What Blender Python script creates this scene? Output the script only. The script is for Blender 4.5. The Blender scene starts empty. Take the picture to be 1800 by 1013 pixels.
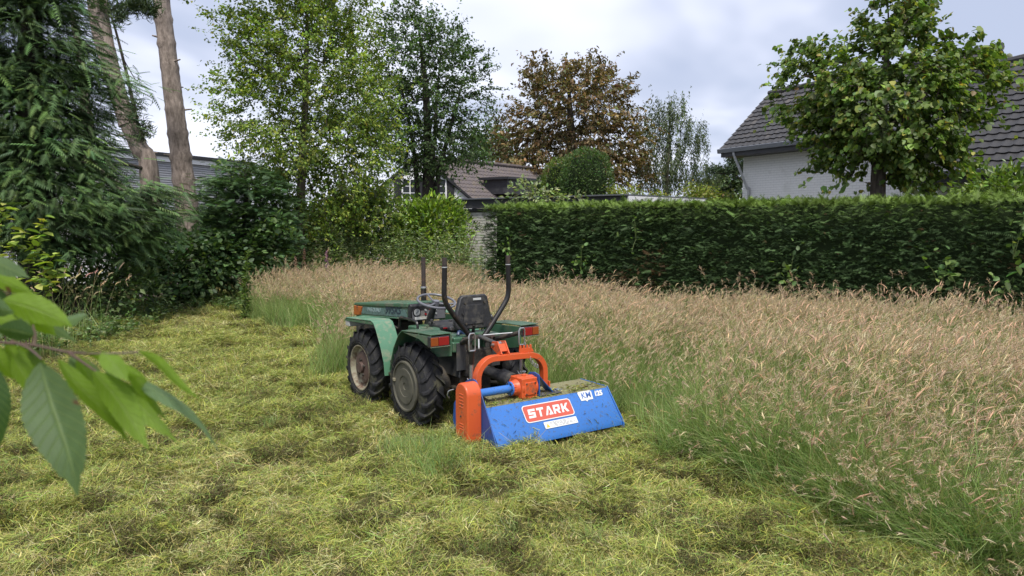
import bpy, bmesh, math, random
import numpy as np
from mathutils import Vector, Matrix, Euler

rng = np.random.default_rng(11)
random.seed(5)
scene = bpy.context.scene
COL = scene.collection
R = math.radians

# ------------------------------------------------------------------ camera
FPX, HZ, CH = 1248.0, 388.0, 1.95          # focal length in photo pixels, horizon row, eye height
PITCH = math.atan((506.5 - HZ) / FPX)
cam_d = bpy.data.cameras.new('camera')
cam = bpy.data.objects.new('camera', cam_d)
COL.objects.link(cam)
cam_d.sensor_width = 36.0
cam_d.lens = FPX / 1800 * 36
cam_d.clip_start = 0.05
cam_d.clip_end = 2000
cam.location = (0, 0, CH)
cam.rotation_euler = (math.pi / 2 - PITCH, 0, 0)
cam_d.dof.use_dof = True
cam_d.dof.focus_distance = 6.6
cam_d.dof.aperture_fstop = 6.5
scene.camera = cam

# ------------------------------------------------------------------ sky, sun, exposure
SUN_EL, SUN_AZ = R(60), R(172)             # azimuth clockwise from +Y
world = bpy.data.worlds.new('World')
scene.world = world
world.use_nodes = True
wn, wl = world.node_tree.nodes, world.node_tree.links
wn.clear()
w_out = wn.new('ShaderNodeOutputWorld')
w_bg = wn.new('ShaderNodeBackground')
w_bg.inputs['Strength'].default_value = 0.1
sky = wn.new('ShaderNodeTexSky')
sky.sky_type = 'NISHITA'
sky.sun_disc = False
sky.sun_elevation = SUN_EL
sky.sun_rotation = SUN_AZ
tc = wn.new('ShaderNodeTexCoord')
sep = wn.new('ShaderNodeSeparateXYZ')
wl.new(tc.outputs['Generated'], sep.inputs[0])
zc = wn.new('ShaderNodeMath'); zc.operation = 'MAXIMUM'; zc.inputs[1].default_value = 0.0
wl.new(sep.outputs['Z'], zc.inputs[0])
za = wn.new('ShaderNodeMath'); za.operation = 'ADD'; za.inputs[1].default_value = 0.22
wl.new(zc.outputs[0], za.inputs[0])
dx = wn.new('ShaderNodeMath'); dx.operation = 'DIVIDE'
dy = wn.new('ShaderNodeMath'); dy.operation = 'DIVIDE'
wl.new(sep.outputs['X'], dx.inputs[0]); wl.new(za.outputs[0], dx.inputs[1])
wl.new(sep.outputs['Y'], dy.inputs[0]); wl.new(za.outputs[0], dy.inputs[1])
cmb = wn.new('ShaderNodeCombineXYZ')
wl.new(dx.outputs[0], cmb.inputs[0]); wl.new(dy.outputs[0], cmb.inputs[1])
cn = wn.new('ShaderNodeTexNoise')
cn.inputs['Scale'].default_value = .85
cn.inputs['Detail'].default_value = 4
cn.inputs['Roughness'].default_value = 0.52
cn.inputs['Distortion'].default_value = 0.35
wl.new(cmb.outputs[0], cn.inputs['Vector'])
cr = wn.new('ShaderNodeValToRGB')
cr.color_ramp.interpolation = 'EASE'
cr.color_ramp.elements[0].position = 0.36
cr.color_ramp.elements[0].color = (0.29, 0.325, 0.425, 1)
cr.color_ramp.elements[1].position = 0.60
cr.color_ramp.elements[1].color = (0.57, 0.585, 0.67, 1)
wl.new(cn.outputs['Fac'], cr.inputs[0])
sc10 = wn.new('ShaderNodeVectorMath'); sc10.operation = 'SCALE'; sc10.inputs['Scale'].default_value = 9.6
wl.new(cr.outputs[0], sc10.inputs[0])
wmix = wn.new('ShaderNodeMix'); wmix.data_type = 'RGBA'
wmix.inputs['Factor'].default_value = 0.93
wl.new(sky.outputs[0], wmix.inputs['A']); wl.new(sc10.outputs[0], wmix.inputs['B'])
wl.new(wmix.outputs['Result'], w_bg.inputs['Color'])
wl.new(w_bg.outputs[0], w_out.inputs[0])

sun_d = bpy.data.lights.new('sun', 'SUN')
sun_d.energy = 2.2
sun_d.angle = R(12)
sun_d.color = (1.0, 0.95, 0.87)
sun = bpy.data.objects.new('sun', sun_d)
COL.objects.link(sun)
sv = Vector((math.sin(SUN_AZ) * math.cos(SUN_EL), math.cos(SUN_AZ) * math.cos(SUN_EL), math.sin(SUN_EL)))
sun.rotation_euler = sv.to_track_quat('Z', 'Y').to_euler()
sun.location = sv * 60

vs = scene.view_settings
vs.view_transform = 'Standard'
vs.look = 'None'
vs.gamma = 1
vs.use_curve_mapping = False
vs.exposure = 1.02
scene.cycles.max_bounces = 7
scene.cycles.diffuse_bounces = 3
scene.cycles.transparent_max_bounces = 8

# ------------------------------------------------------------------ helpers: photo pixel -> place
def ray(px, py):
    x = (px - 900) / FPX
    y = -(py - 506.5) / FPX
    return np.array([x, math.cos(PITCH) + y * math.sin(PITCH), -math.sin(PITCH) + y * math.cos(PITCH)])

def at(px, py, Y):
    d = ray(px, py)
    return np.array([0, 0, CH]) + d * (Y / d[1])

def atz(px, py, z=0.0):
    d = ray(px, py)
    return np.array([0, 0, CH]) + d * ((z - CH) / d[2])

# ------------------------------------------------------------------ helpers: noise
_perm = np.random.default_rng(3).random((256, 256))
def vnoise(x, y, s=0):
    x = np.asarray(x, float) + 37.1 * s; y = np.asarray(y, float) + 91.7 * s
    xi = np.floor(x).astype(int); yi = np.floor(y).astype(int)
    fx = x - xi; fy = y - yi
    fx = fx * fx * (3 - 2 * fx); fy = fy * fy * (3 - 2 * fy)
    g = lambda a, b: _perm[a & 255, b & 255]
    return (g(xi, yi) * (1 - fx) + g(xi + 1, yi) * fx) * (1 - fy) + (g(xi, yi + 1) * (1 - fx) + g(xi + 1, yi + 1) * fx) * fy
def fbm(x, y, s=0, o=4):
    a, t, f = 0.5, 0, 1
    for k in range(o):
        t = t + a * vnoise(np.asarray(x) * f, np.asarray(y) * f, s + k); a *= .5; f *= 2.03
    return t

# ------------------------------------------------------------------ helpers: materials
def new_mat(name):
    m = bpy.data.materials.new(name); m.use_nodes = True
    n = m.node_tree.nodes; n.clear()
    o = n.new('ShaderNodeOutputMaterial')
    return m, n, m.node_tree.links, o

def mat(name, c, rough=0.5, metal=0.0, var=0.15, scale=6.0, dirt=None, dirt_amt=0.0, dirt_scale=3.0, bump=0.0, bump_scale=40.0, coat=0.0, spec=0.5):
    m, n, l, o = new_mat(name)
    p = n.new('ShaderNodeBsdfPrincipled')
    p.inputs['Metallic'].default_value = metal
    p.inputs['Specular IOR Level'].default_value = spec
    if coat: p.inputs['Coat Weight'].default_value = coat; p.inputs['Coat Roughness'].default_value = 0.25
    t = n.new('ShaderNodeTexCoord')
    nz = n.new('ShaderNodeTexNoise'); nz.inputs['Scale'].default_value = scale; nz.inputs['Detail'].default_value = 5
    l.new(t.outputs['Object'], nz.inputs['Vector'])
    mx = n.new('ShaderNodeMix'); mx.data_type = 'RGBA'
    mx.inputs['A'].default_value = (*[max(0, v * (1 - var)) for v in c], 1)
    mx.inputs['B'].default_value = (*[min(1, v * (1 + var)) for v in c], 1)
    l.new(nz.outputs['Fac'], mx.inputs['Factor'])
    colr = mx.outputs['Result']
    rr = n.new('ShaderNodeMapRange'); rr.inputs['To Min'].default_value = max(.03, rough - .1); rr.inputs['To Max'].default_value = min(1, rough + .12)
    l.new(nz.outputs['Fac'], rr.inputs['Value'])
    ro = rr.outputs['Result']
    if dirt is not None:
        n2 = n.new('ShaderNodeTexNoise'); n2.inputs['Scale'].default_value = dirt_scale; n2.inputs['Detail'].default_value = 9; n2.inputs['Roughness'].default_value = .68
        l.new(t.outputs['Object'], n2.inputs['Vector'])
        rp = n.new('ShaderNodeValToRGB')
        rp.color_ramp.elements[0].position = .62 - dirt_amt * .4; rp.color_ramp.elements[1].position = .72 - dirt_amt * .25
        l.new(n2.outputs['Fac'], rp.inputs[0])
        m2 = n.new('ShaderNodeMix'); m2.data_type = 'RGBA'
        l.new(rp.outputs[0], m2.inputs['Factor']); l.new(colr, m2.inputs['A']); m2.inputs['B'].default_value = (*dirt, 1)
        colr = m2.outputs['Result']
        ad = n.new('ShaderNodeMath'); ad.operation = 'MULTIPLY_ADD'; ad.inputs[1].default_value = .35; ad.use_clamp = True
        l.new(rp.outputs[0], ad.inputs[0]); l.new(ro, ad.inputs[2]); ro = ad.outputs[0]
    l.new(colr, p.inputs['Base Color']); l.new(ro, p.inputs['Roughness'])
    if bump:
        n3 = n.new('ShaderNodeTexNoise'); n3.inputs['Scale'].default_value = bump_scale; n3.inputs['Detail'].default_value = 6
        l.new(t.outputs['Object'], n3.inputs['Vector'])
        b = n.new('ShaderNodeBump'); b.inputs['Strength'].default_value = bump; b.inputs['Distance'].default_value = .02
        l.new(n3.outputs['Fac'], b.inputs['Height']); l.new(b.outputs[0], p.inputs['Normal'])
    l.new(p.outputs[0], o.inputs[0])
    return m

def mat_leaf(name, rough=0.5, trans=0.35, spec=0.35, tint=(1.25, 1.35, .5), rnd=0.0):
    """foliage: colour comes from the point attribute 'Col' (the leaf's own colour)"""
    m, n, l, o = new_mat(name)
    a = n.new('ShaderNodeAttribute'); a.attribute_name = 'Col'
    colr = a.outputs['Color']
    if rnd:
        oi = n.new('ShaderNodeObjectInfo')
        hs = n.new('ShaderNodeHueSaturation')
        mr = n.new('ShaderNodeMapRange'); mr.inputs['To Min'].default_value = 1 - rnd; mr.inputs['To Max'].default_value = 1 + rnd
        l.new(oi.outputs['Random'], mr.inputs['Value']); l.new(mr.outputs[0], hs.inputs['Value'])
        l.new(colr, hs.inputs['Color']); colr = hs.outputs[0]
    p = n.new('ShaderNodeBsdfPrincipled'); p.inputs['Roughness'].default_value = rough; p.inputs['Specular IOR Level'].default_value = spec
    l.new(colr, p.inputs['Base Color'])
    t = n.new('ShaderNodeBsdfTranslucent')
    mu = n.new('ShaderNodeMix'); mu.data_type = 'RGBA'; mu.blend_type = 'MULTIPLY'; mu.inputs['Factor'].default_value = 1
    mu.inputs['B'].default_value = (*tint, 1)
    l.new(colr, mu.inputs['A']); l.new(mu.outputs['Result'], t.inputs['Color'])
    ms = n.new('ShaderNodeMixShader'); ms.inputs[0].default_value = trans
    l.new(p.outputs[0], ms.inputs[1]); l.new(t.outputs[0], ms.inputs[2]); l.new(ms.outputs[0], o.inputs[0])
    return m

def mat_bark(name, c1, c2, sc=(6, 6, 1.2), bump=.8):
    m, n, l, o = new_mat(name)
    p = n.new('ShaderNodeBsdfPrincipled'); p.inputs['Roughness'].default_value = .9; p.inputs['Specular IOR Level'].default_value = .2
    t = n.new('ShaderNodeTexCoord'); mp = n.new('ShaderNodeMapping'); mp.inputs['Scale'].default_value = sc
    l.new(t.outputs['Object'], mp.inputs[0])
    v = n.new('ShaderNodeTexNoise'); v.inputs['Scale'].default_value = 2.2; v.inputs['Detail'].default_value = 8; v.inputs['Roughness'].default_value = .7
    l.new(mp.outputs[0], v.inputs['Vector'])
    r = n.new('ShaderNodeValToRGB'); r.color_ramp.elements[0].position = .35; r.color_ramp.elements[1].position = .66
    r.color_ramp.elements[0].color = (*c1, 1); r.color_ramp.elements[1].color = (*c2, 1)
    l.new(v.outputs['Fac'], r.inputs[0]); l.new(r.outputs[0], p.inputs['Base Color'])
    b = n.new('ShaderNodeBump'); b.inputs['Strength'].default_value = bump; b.inputs['Distance'].default_value = .04
    l.new(v.outputs['Fac'], b.inputs['Height']); l.new(b.outputs[0], p.inputs['Normal'])
    l.new(p.outputs[0], o.inputs[0])
    return m

# ------------------------------------------------------------------ helpers: objects
def link(o, parent=None):
    COL.objects.link(o)
    if parent is not None: o.parent = parent
    return o

def tag(o, label=None, cat=None, group=None, kind=None):
    if label: o['label'] = label
    if cat: o['category'] = cat
    if group: o['group'] = group
    if kind: o['kind'] = kind
    return o

def empty(name, loc=(0, 0, 0), rz=0.0):
    o = bpy.data.objects.new(name, None)
    o.empty_display_size = .2
    o.location = tuple(float(v) for v in loc); o.rotation_euler = (0, 0, rz)
    return link(o)

def np_mesh(name, V, faces, col=None, uv=None, smooth=False):
    """faces: list of int arrays (n x k)"""
    me = bpy.data.meshes.new(name)
    V = np.asarray(V, np.float32)
    me.vertices.add(len(V)); me.vertices.foreach_set('co', V.ravel())
    fl = [np.asarray(f, np.int32) for f in faces if len(f)]
    loops = np.concatenate([f.ravel() for f in fl])
    sizes = np.concatenate([np.full(len(f), f.shape[1], np.int32) for f in fl])
    starts = np.concatenate([[0], np.cumsum(sizes)[:-1]]).astype(np.int32)
    me.loops.add(len(loops)); me.loops.foreach_set('vertex_index', loops)
    me.polygons.add(len(sizes)); me.polygons.foreach_set('loop_start', starts)
    me.update(calc_edges=True)
    if smooth: me.polygons.foreach_set('use_smooth', np.ones(len(sizes), bool))
    if col is not None:
        a = me.attributes.new('Col', 'FLOAT_COLOR', 'POINT')
        c4 = np.ones((len(V), 4), np.float32); c4[:, :3] = col
        a.data.foreach_set('color', c4.ravel())
    if uv is not None:
        u = me.uv_layers.new(name='UVMap')
        u.data.foreach_set('uv', np.asarray(uv, np.float32)[loops].ravel())
    me.validate()
    return me

def np_obj(name, V, faces, m, parent=None, col=None, uv=None, smooth=False, lnk=True):
    me = np_mesh(name, V, faces, col, uv, smooth)
    me.materials.append(m)
    o = bpy.data.objects.new(name, me)
    if lnk: link(o, parent)
    if parent is not None:
        # vertices are given in world space: keep them there
        o.matrix_parent_inverse = Matrix.Translation(-Vector(parent.location))
    return o

class MB:
    """collects solids for one mesh object"""
    def __init__(s): s.v = []; s.f = []
    def add(s, vs_, fs):
        b = len(s.v); s.v += [tuple(v) for v in vs_]; s.f += [[i + b for i in f] for f in fs]; return s
    def box(s, c, d, rot=None, taper=None):
        x, y, z = [k / 2 for k in d]
        pts = [Vector((sx * x, sy * y, sz * z)) for sz in (-1, 1) for sy in (-1, 1) for sx in (-1, 1)]
        if taper:
            for p in pts:
                if p.z > 0: p.x *= taper[0]; p.y *= taper[1]
        if rot is not None:
            e = Euler(rot).to_matrix(); pts = [e @ p for p in pts]
        pts = [p + Vector(c) for p in pts]
        return s.add(pts, [(0, 2, 3, 1), (4, 5, 7, 6), (0, 1, 5, 4), (2, 6, 7, 3), (0, 4, 6, 2), (1, 3, 7, 5)])
    def prism(s, prof, axis, a, b):
        """2D profile extruded along axis from a to b. axis x: prof=(y,z); y: (x,z); z: (x,y)"""
        n = len(prof)
        def P(u, w, t): return {'x': (t, u, w), 'y': (u, t, w), 'z': (u, w, t)}[axis]
        vs_ = [P(u, w, a) for u, w in prof] + [P(u, w, b) for u, w in prof]
        fs = [list(range(n))[::-1], [n + i for i in range(n)]] + [(i, (i + 1) % n, n + (i + 1) % n, n + i) for i in range(n)]
        return s.add(vs_, fs)
    def sheet(s, path, axis, a, b, t):
        """bent sheet metal: a polyline profile with thickness t (2D), extruded a..b"""
        P = [Vector(p) for p in path]; off = []
        for i, p in enumerate(P):
            d = (P[min(i + 1, len(P) - 1)] - P[max(i - 1, 0)]).normalized()
            off.append(p + Vector((-d.y, d.x)) * t)
        return s.prism([tuple(p) for p in P] + [tuple(p) for p in off[::-1]], axis, a, b)
    def tube(s, pts, r, n=10, cap=True):
        pts = [Vector(p) for p in pts]
        rs = r if isinstance(r, (list, tuple)) else [r] * len(pts)
        b = len(s.v); up = None
        for i, p in enumerate(pts):
            d = (pts[min(i + 1, len(pts) - 1)] - pts[max(i - 1, 0)]).normalized()
            if up is None:
                up = Vector((0, 0, 1)) if abs(d.z) < .9 else Vector((1, 0, 0))
            x = d.cross(up).normalized(); up = x.cross(d).normalized()
            for k in range(n):
                a = 2 * math.pi * k / n
                s.v.append(tuple(p + (x * math.cos(a) + up * math.sin(a)) * rs[i]))
        for i in range(len(pts) - 1):
            for k in range(n):
                k2 = (k + 1) % n
                s.f.append([b + i * n + k, b + i * n + k2, b + (i + 1) * n + k2, b + (i + 1) * n + k])
        if cap:
            s.f.append([b + k for k in range(n)][::-1]); e = b + (len(pts) - 1) * n; s.f.append([e + k for k in range(n)])
        return s
    def cyl(s, a, b, r, n=20, r2=None): return s.tube([a, b], [r, r if r2 is None else r2], n)
    def lathe(s, prof, c, axis='x', n=40, close=False):
        """prof: (radius, offset along axis)"""
        b = len(s.v); m = len(prof)
        for k in range(n):
            a = 2 * math.pi * k / n
            for r, t in prof:
                u, w = r * math.cos(a), r * math.sin(a)
                q = {'x': (t, u, w), 'y': (u, t, w), 'z': (u, w, t)}[axis]
                s.v.append((q[0] + c[0], q[1] + c[1], q[2] + c[2]))
        for k in range(n):
            k2 = (k + 1) % n
            for j in range(m if close else m - 1):
                j2 = (j + 1) % m
                s.f.append([b + k * m + j, b + k * m + j2, b + k2 * m + j2, b + k2 * m + j])
        return s
    def build(s, name, m, parent=None, bevel=0.0, smooth=True, ang=35, seg=2, lnk=True):
        me = bpy.data.meshes.new(name)
        me.from_pydata(s.v, [], s.f); me.validate()
        bm = bmesh.new(); bm.from_mesh(me); bmesh.ops.recalc_face_normals(bm, faces=bm.faces); bm.to_mesh(me); bm.free()
        if smooth:
            me.polygons.foreach_set('use_smooth', np.ones(len(me.polygons), bool))
            me.set_sharp_from_angle(angle=R(ang))
        me.materials.append(m)
        o = bpy.data.objects.new(name, me)
        if lnk: link(o, parent)
        if bevel:
            bv = o.modifiers.new('bevel', 'BEVEL'); bv.width = bevel; bv.segments = seg; bv.limit_method = 'ANGLE'; bv.angle_limit = R(40)
            bv.harden_normals = True
        return o

def arc(c, r, a0, a1, n):
    return [(c[0] + r * math.cos(R(a0 + (a1 - a0) * i / n)), c[1] + r * math.sin(R(a0 + (a1 - a0) * i / n))) for i in range(n + 1)]

def smooth_path(pts, n=8):
    """Catmull-Rom through the points"""
    P = [Vector(p) for p in pts]; P = [P[0] * 2 - P[1]] + P + [P[-1] * 2 - P[-2]]; out = []
    for i in range(1, len(P) - 2):
        for k in range(n):
            t = k / n
            out.append(.5 * ((2 * P[i]) + (P[i + 1] - P[i - 1]) * t + (2 * P[i - 1] - 5 * P[i] + 4 * P[i + 1] - P[i + 2]) * t * t + (3 * P[i] - P[i - 1] - 3 * P[i + 1] + P[i + 2]) * t ** 3))
    out.append(P[-2]); return out

def text_mesh(name, body, m, parent, mat4, size, bold=0.0, shear=0.0, ext=.0006, sx=1.0):
    cu = bpy.data.curves.new(name, 'FONT'); cu.body = body; cu.size = size; cu.offset = bold; cu.shear = shear; cu.extrude = ext
    cu.align_x = 'CENTER'; cu.align_y = 'CENTER'; cu.resolution_u = 3
    t = bpy.data.objects.new(name, cu); COL.objects.link(t)
    me = bpy.data.meshes.new_from_object(t.evaluated_get(bpy.context.evaluated_depsgraph_get()))
    bpy.data.objects.remove(t); bpy.data.curves.remove(cu)
    me.name = name; me.transform(mat4 @ Matrix.Diagonal((sx, 1, 1, 1)))
    me.materials.clear(); me.materials.append(m)
    return link(bpy.data.objects.new(name, me), parent)

# ------------------------------------------------------------------ helpers: foliage
def tpl(kind):
    if kind == 'leaf4':
        return np.array([(0, 0, 0), (.42, -.5, .09), (1, 0, -.06), (.42, .5, .09)]), [np.array([(0, 1, 2), (0, 2, 3)])]
    if kind == 'leaf6':
        return np.array([(0, 0, 0), (.22, -.46, .07), (.68, -.40, .04), (1, 0, -.12), (.68, .40, .04), (.22, .46, .07)]), [np.array([(0, 1, 2, 3), (0, 3, 4, 5)])]
    if kind == 'frond':      # a flat spray of needles on a twig
        V = [(0, -.012, 0), (0, .012, 0), (1, 0, -.10)]; T = [(0, 1, 2)]
        n = 8
        for i in range(n):
            u = .06 + .86 * i / n; w = .5 * (1 - .72 * (u ** 1.6)) ; dz = -.10 * u * u
            for sgn in (-1, 1):
                b = len(V); uu = u + (.03 if sgn > 0 else 0)
                V += [(uu, 0, dz), (uu + .085, 0, dz), (uu + .16, sgn * w, dz - .05)]
                T.append((b, b + 1, b + 2) if sgn < 0 else (b, b + 2, b + 1))
        return np.array(V), [np.array(T)]
    if kind == 'tuft':       # small bunch of narrow shoots fanning out
        V = []; T = []
        for a, l_, z in ((0, 1, 0), (-.55, .8, .12), (.55, .82, -.1), (-1.05, .55, -.12), (1.0, .5, .15)):
            b = len(V); c, s_ = math.cos(a), math.sin(a)
            V += [(0, 0, 0), (.5 * l_ * c - .09 * s_, .5 * l_ * s_ + .09 * c, z * .5 + .05), (l_ * c, l_ * s_, z), (.5 * l_ * c + .09 * s_, .5 * l_ * s_ - .09 * c, z * .5 + .05)]
            T.append((b, b + 1, b + 2, b + 3))
        return np.array(V), [np.array(T)]

def nrm(a): return a / np.maximum(np.linalg.norm(a, axis=-1, keepdims=True), 1e-9)

def scatter(kind, P, D, N, L, W, C, jitter_tip=None):
    """P,D,N (n,3); L,W (n,); C (n,3) -> V, faces, col"""
    t, F = tpl(kind)
    D = nrm(D); S = nrm(np.cross(N, D)); N = nrm(np.cross(D, S))
    V = P[:, None] + (L[:, None] * t[None, :, 0])[..., None] * D[:, None] + (W[:, None] * t[None, :, 1])[..., None] * S[:, None] + (L[:, None] * t[None, :, 2])[..., None] * N[:, None]
    n, k = len(P), len(t)
    off = (np.arange(n) * k)[:, None, None]
    faces = [(f[None] + off).reshape(-1, f.shape[1]) for f in F]
    return V.reshape(-1, 3), faces, np.repeat(C, k, axis=0)

def palette(cols, n, w=None, jit=.18, r=None):
    r = r or rng
    c = np.array(cols)[r.choice(len(cols), n, p=w)]
    b = np.exp(r.normal(0, jit, (n, 1)))
    h = np.exp(r.normal(0, jit * .35, (n, 3)))
    return np.clip(c * b * h, 0.002, .9)

def in_lobes(lobes, n, r, shell=.0):
    """n random points in a union of ellipsoids [(centre, radii)], denser to the outside with shell"""
    vol = np.array([np.prod(l[1]) for l in lobes]) ** .8; vol = vol / vol.sum()
    k = r.choice(len(lobes), n, p=vol)
    d = nrm(r.normal(size=(n, 3))); q = r.random((n, 1)) ** (1 / 3)
    q = q * (1 - shell) + shell * (1 - (1 - q) * .5)
    C = np.array([l[0] for l in lobes])[k]; Ra = np.array([l[1] for l in lobes])[k]
    return C + d * q * Ra, d

def plobe(px, py, rx, ry, Y, ry_depth=None):
    c = at(px, py, Y); s = Y / FPX
    return (c, np.array([rx * s, (ry_depth if ry_depth else rx * s * .9), ry * s]))

def thin(P, dmin, extra=None):
    keep = []; K = np.empty((0, 3))
    for i, p in enumerate(P):
        if len(keep) == 0 or np.min(((P[keep] - p) ** 2).sum(1)) > dmin * dmin: keep.append(i)
    return np.array(keep)

def skeleton(trunk, trad, clusters, step=.45, tip=.006, droop=0.0, r=rng, expo=.5, min_z=None):
    """trunk polyline grows branches to every cluster. -> V, F of the branch mesh, inner branch nodes"""
    tp = []
    for a, b in zip(trunk[:-1], trunk[1:]):
        m = max(1, int(np.linalg.norm(np.array(b) - a) / step))
        for i in range(m): tp.append(np.array(a) + (np.array(b) - a) * i / m)
    tp.append(np.array(trunk[-1], float))
    nodes = [np.array(p, float) for p in tp]; par = [-1] + list(range(len(tp) - 1)); nt = len(tp)
    lo = nt * .25 if min_z is None else next((i for i, p in enumerate(tp) if p[2] >= min_z), nt - 1)
    base = np.array(tp[0]); ctr = np.array(tp)
    order = np.argsort([np.min(np.linalg.norm(ctr - c, axis=1)) for c in clusters])
    for ci in order:
        c = clusters[ci]; A = np.array(nodes)
        d = A - c; dist = np.linalg.norm(d, axis=1)
        cost = dist * (1 + .8 * np.maximum(0, d[:, 2] / np.maximum(dist, 1e-6)))      # prefer to come from below
        cost[:int(lo)] += 50
        j = int(np.argmin(cost)); p0 = A[j]; L = dist[j]
        m = max(1, int(L / step)); prev = j
        side = r.normal(0, .08, 3) * L
        for i in range(1, m + 1):
            t = i / m
            q = p0 + (c - p0) * t + side * math.sin(t * math.pi) + np.array([0, 0, (.10 - droop) * L * math.sin(t * math.pi)])
            nodes.append(q); par.append(prev); prev = len(nodes) - 1
    A = np.array(nodes); cnt = np.zeros(len(A)); haschild = np.zeros(len(A), bool)
    for i in range(len(A)):
        if par[i] >= 0: haschild[par[i]] = True
    cnt[~haschild] = 1
    for i in range(len(A) - 1, 0, -1): cnt[par[i]] += cnt[i]
    rad = tip * np.maximum(cnt, 1) ** expo
    tt = np.linspace(0, 1, nt); rad[:nt] = np.interp(tt, np.linspace(0, 1, len(trad)), trad)
    for i in range(nt, len(A)): rad[i] = min(rad[i], rad[par[i]] * .92)
    V = []; F = []; NS = 6
    ids = np.arange(1, len(A)); p = A[[par[i] for i in ids]]; q = A[ids]
    d = nrm(q - p); up = np.where(np.abs(d[:, 2:3]) > .9, np.array([[1., 0, 0]]), np.array([[0, 0, 1.]]))
    x = nrm(np.cross(d, up)); y = np.cross(x, d)
    r0 = rad[[par[i] for i in ids]]; r1 = rad[ids]
    isb = ids >= nt
    r0 = np.where(isb & (np.array([par[i] for i in ids]) < nt), np.minimum(r0, r1 * 1.5), r0)
    NS = 7
    ang = 2 * np.pi * np.arange(NS) / NS
    ring = lambda c, rr: c[:, None] + rr[:, None, None] * (np.cos(ang)[None, :, None] * x[:, None] + np.sin(ang)[None, :, None] * y[:, None])
    sel = isb
    V = np.concatenate([ring(p, r0), ring(q, r1)], axis=1)[sel]
    k = np.arange(NS); f = np.stack([k, (k + 1) % NS, NS + (k + 1) % NS, NS + k], 1)
    F = (f[None] + (np.arange(len(V)) * 2 * NS)[:, None, None]).reshape(-1, 4)
    return V.reshape(-1, 3), F, np.array(tp), rad[:nt], A[nt:]

def trunk_mesh(P, rad, ns=14, wob=.06, flare=1.5, r=rng, whorl=0.0):
    P = np.array(P); n = len(P); V = []
    d = nrm(np.gradient(P, axis=0)); x = nrm(np.cross(d, np.array([[0, 1., 0]]))); y = np.cross(x, d)
    ang = 2 * np.pi * np.arange(ns) / ns; ph = r.random(6) * 6
    s = np.concatenate([[0], np.cumsum(np.linalg.norm(np.diff(P, axis=0), axis=1))])
    for i in range(n):
        rr = rad[i] * (1 + wob * np.sin(3 * ang + ph[0] + s[i] * .7) + wob * .7 * np.sin(5 * ang + ph[1] - s[i]) + r.normal(0, wob * .35, ns))
        if s[i] < .8: rr = rr * (1 + (flare - 1) * (1 - s[i] / .8) ** 2)
        if whorl: rr = rr * (1 + whorl * max(0, math.cos(s[i] * 2 * math.pi / .62)) ** 8)
        V.append(P[i] + rr[:, None] * (np.cos(ang)[:, None] * x[i] + np.sin(ang)[:, None] * y[i]))
    V = np.array(V).reshape(-1, 3); k = np.arange(ns)
    f = np.stack([k, (k + 1) % ns, ns + (k + 1) % ns, ns + k], 1)
    F = (f[None] + (np.arange(n - 1) * ns)[:, None, None]).reshape(-1, 4)
    return V, F

def resample(P, m):
    P = np.array([tuple(v) for v in P]); s = np.concatenate([[0], np.cumsum(np.linalg.norm(np.diff(P, axis=0), axis=1))])
    t = np.linspace(0, s[-1], m); return np.stack([np.interp(t, s, P[:, k]) for k in range(3)], 1)

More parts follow.
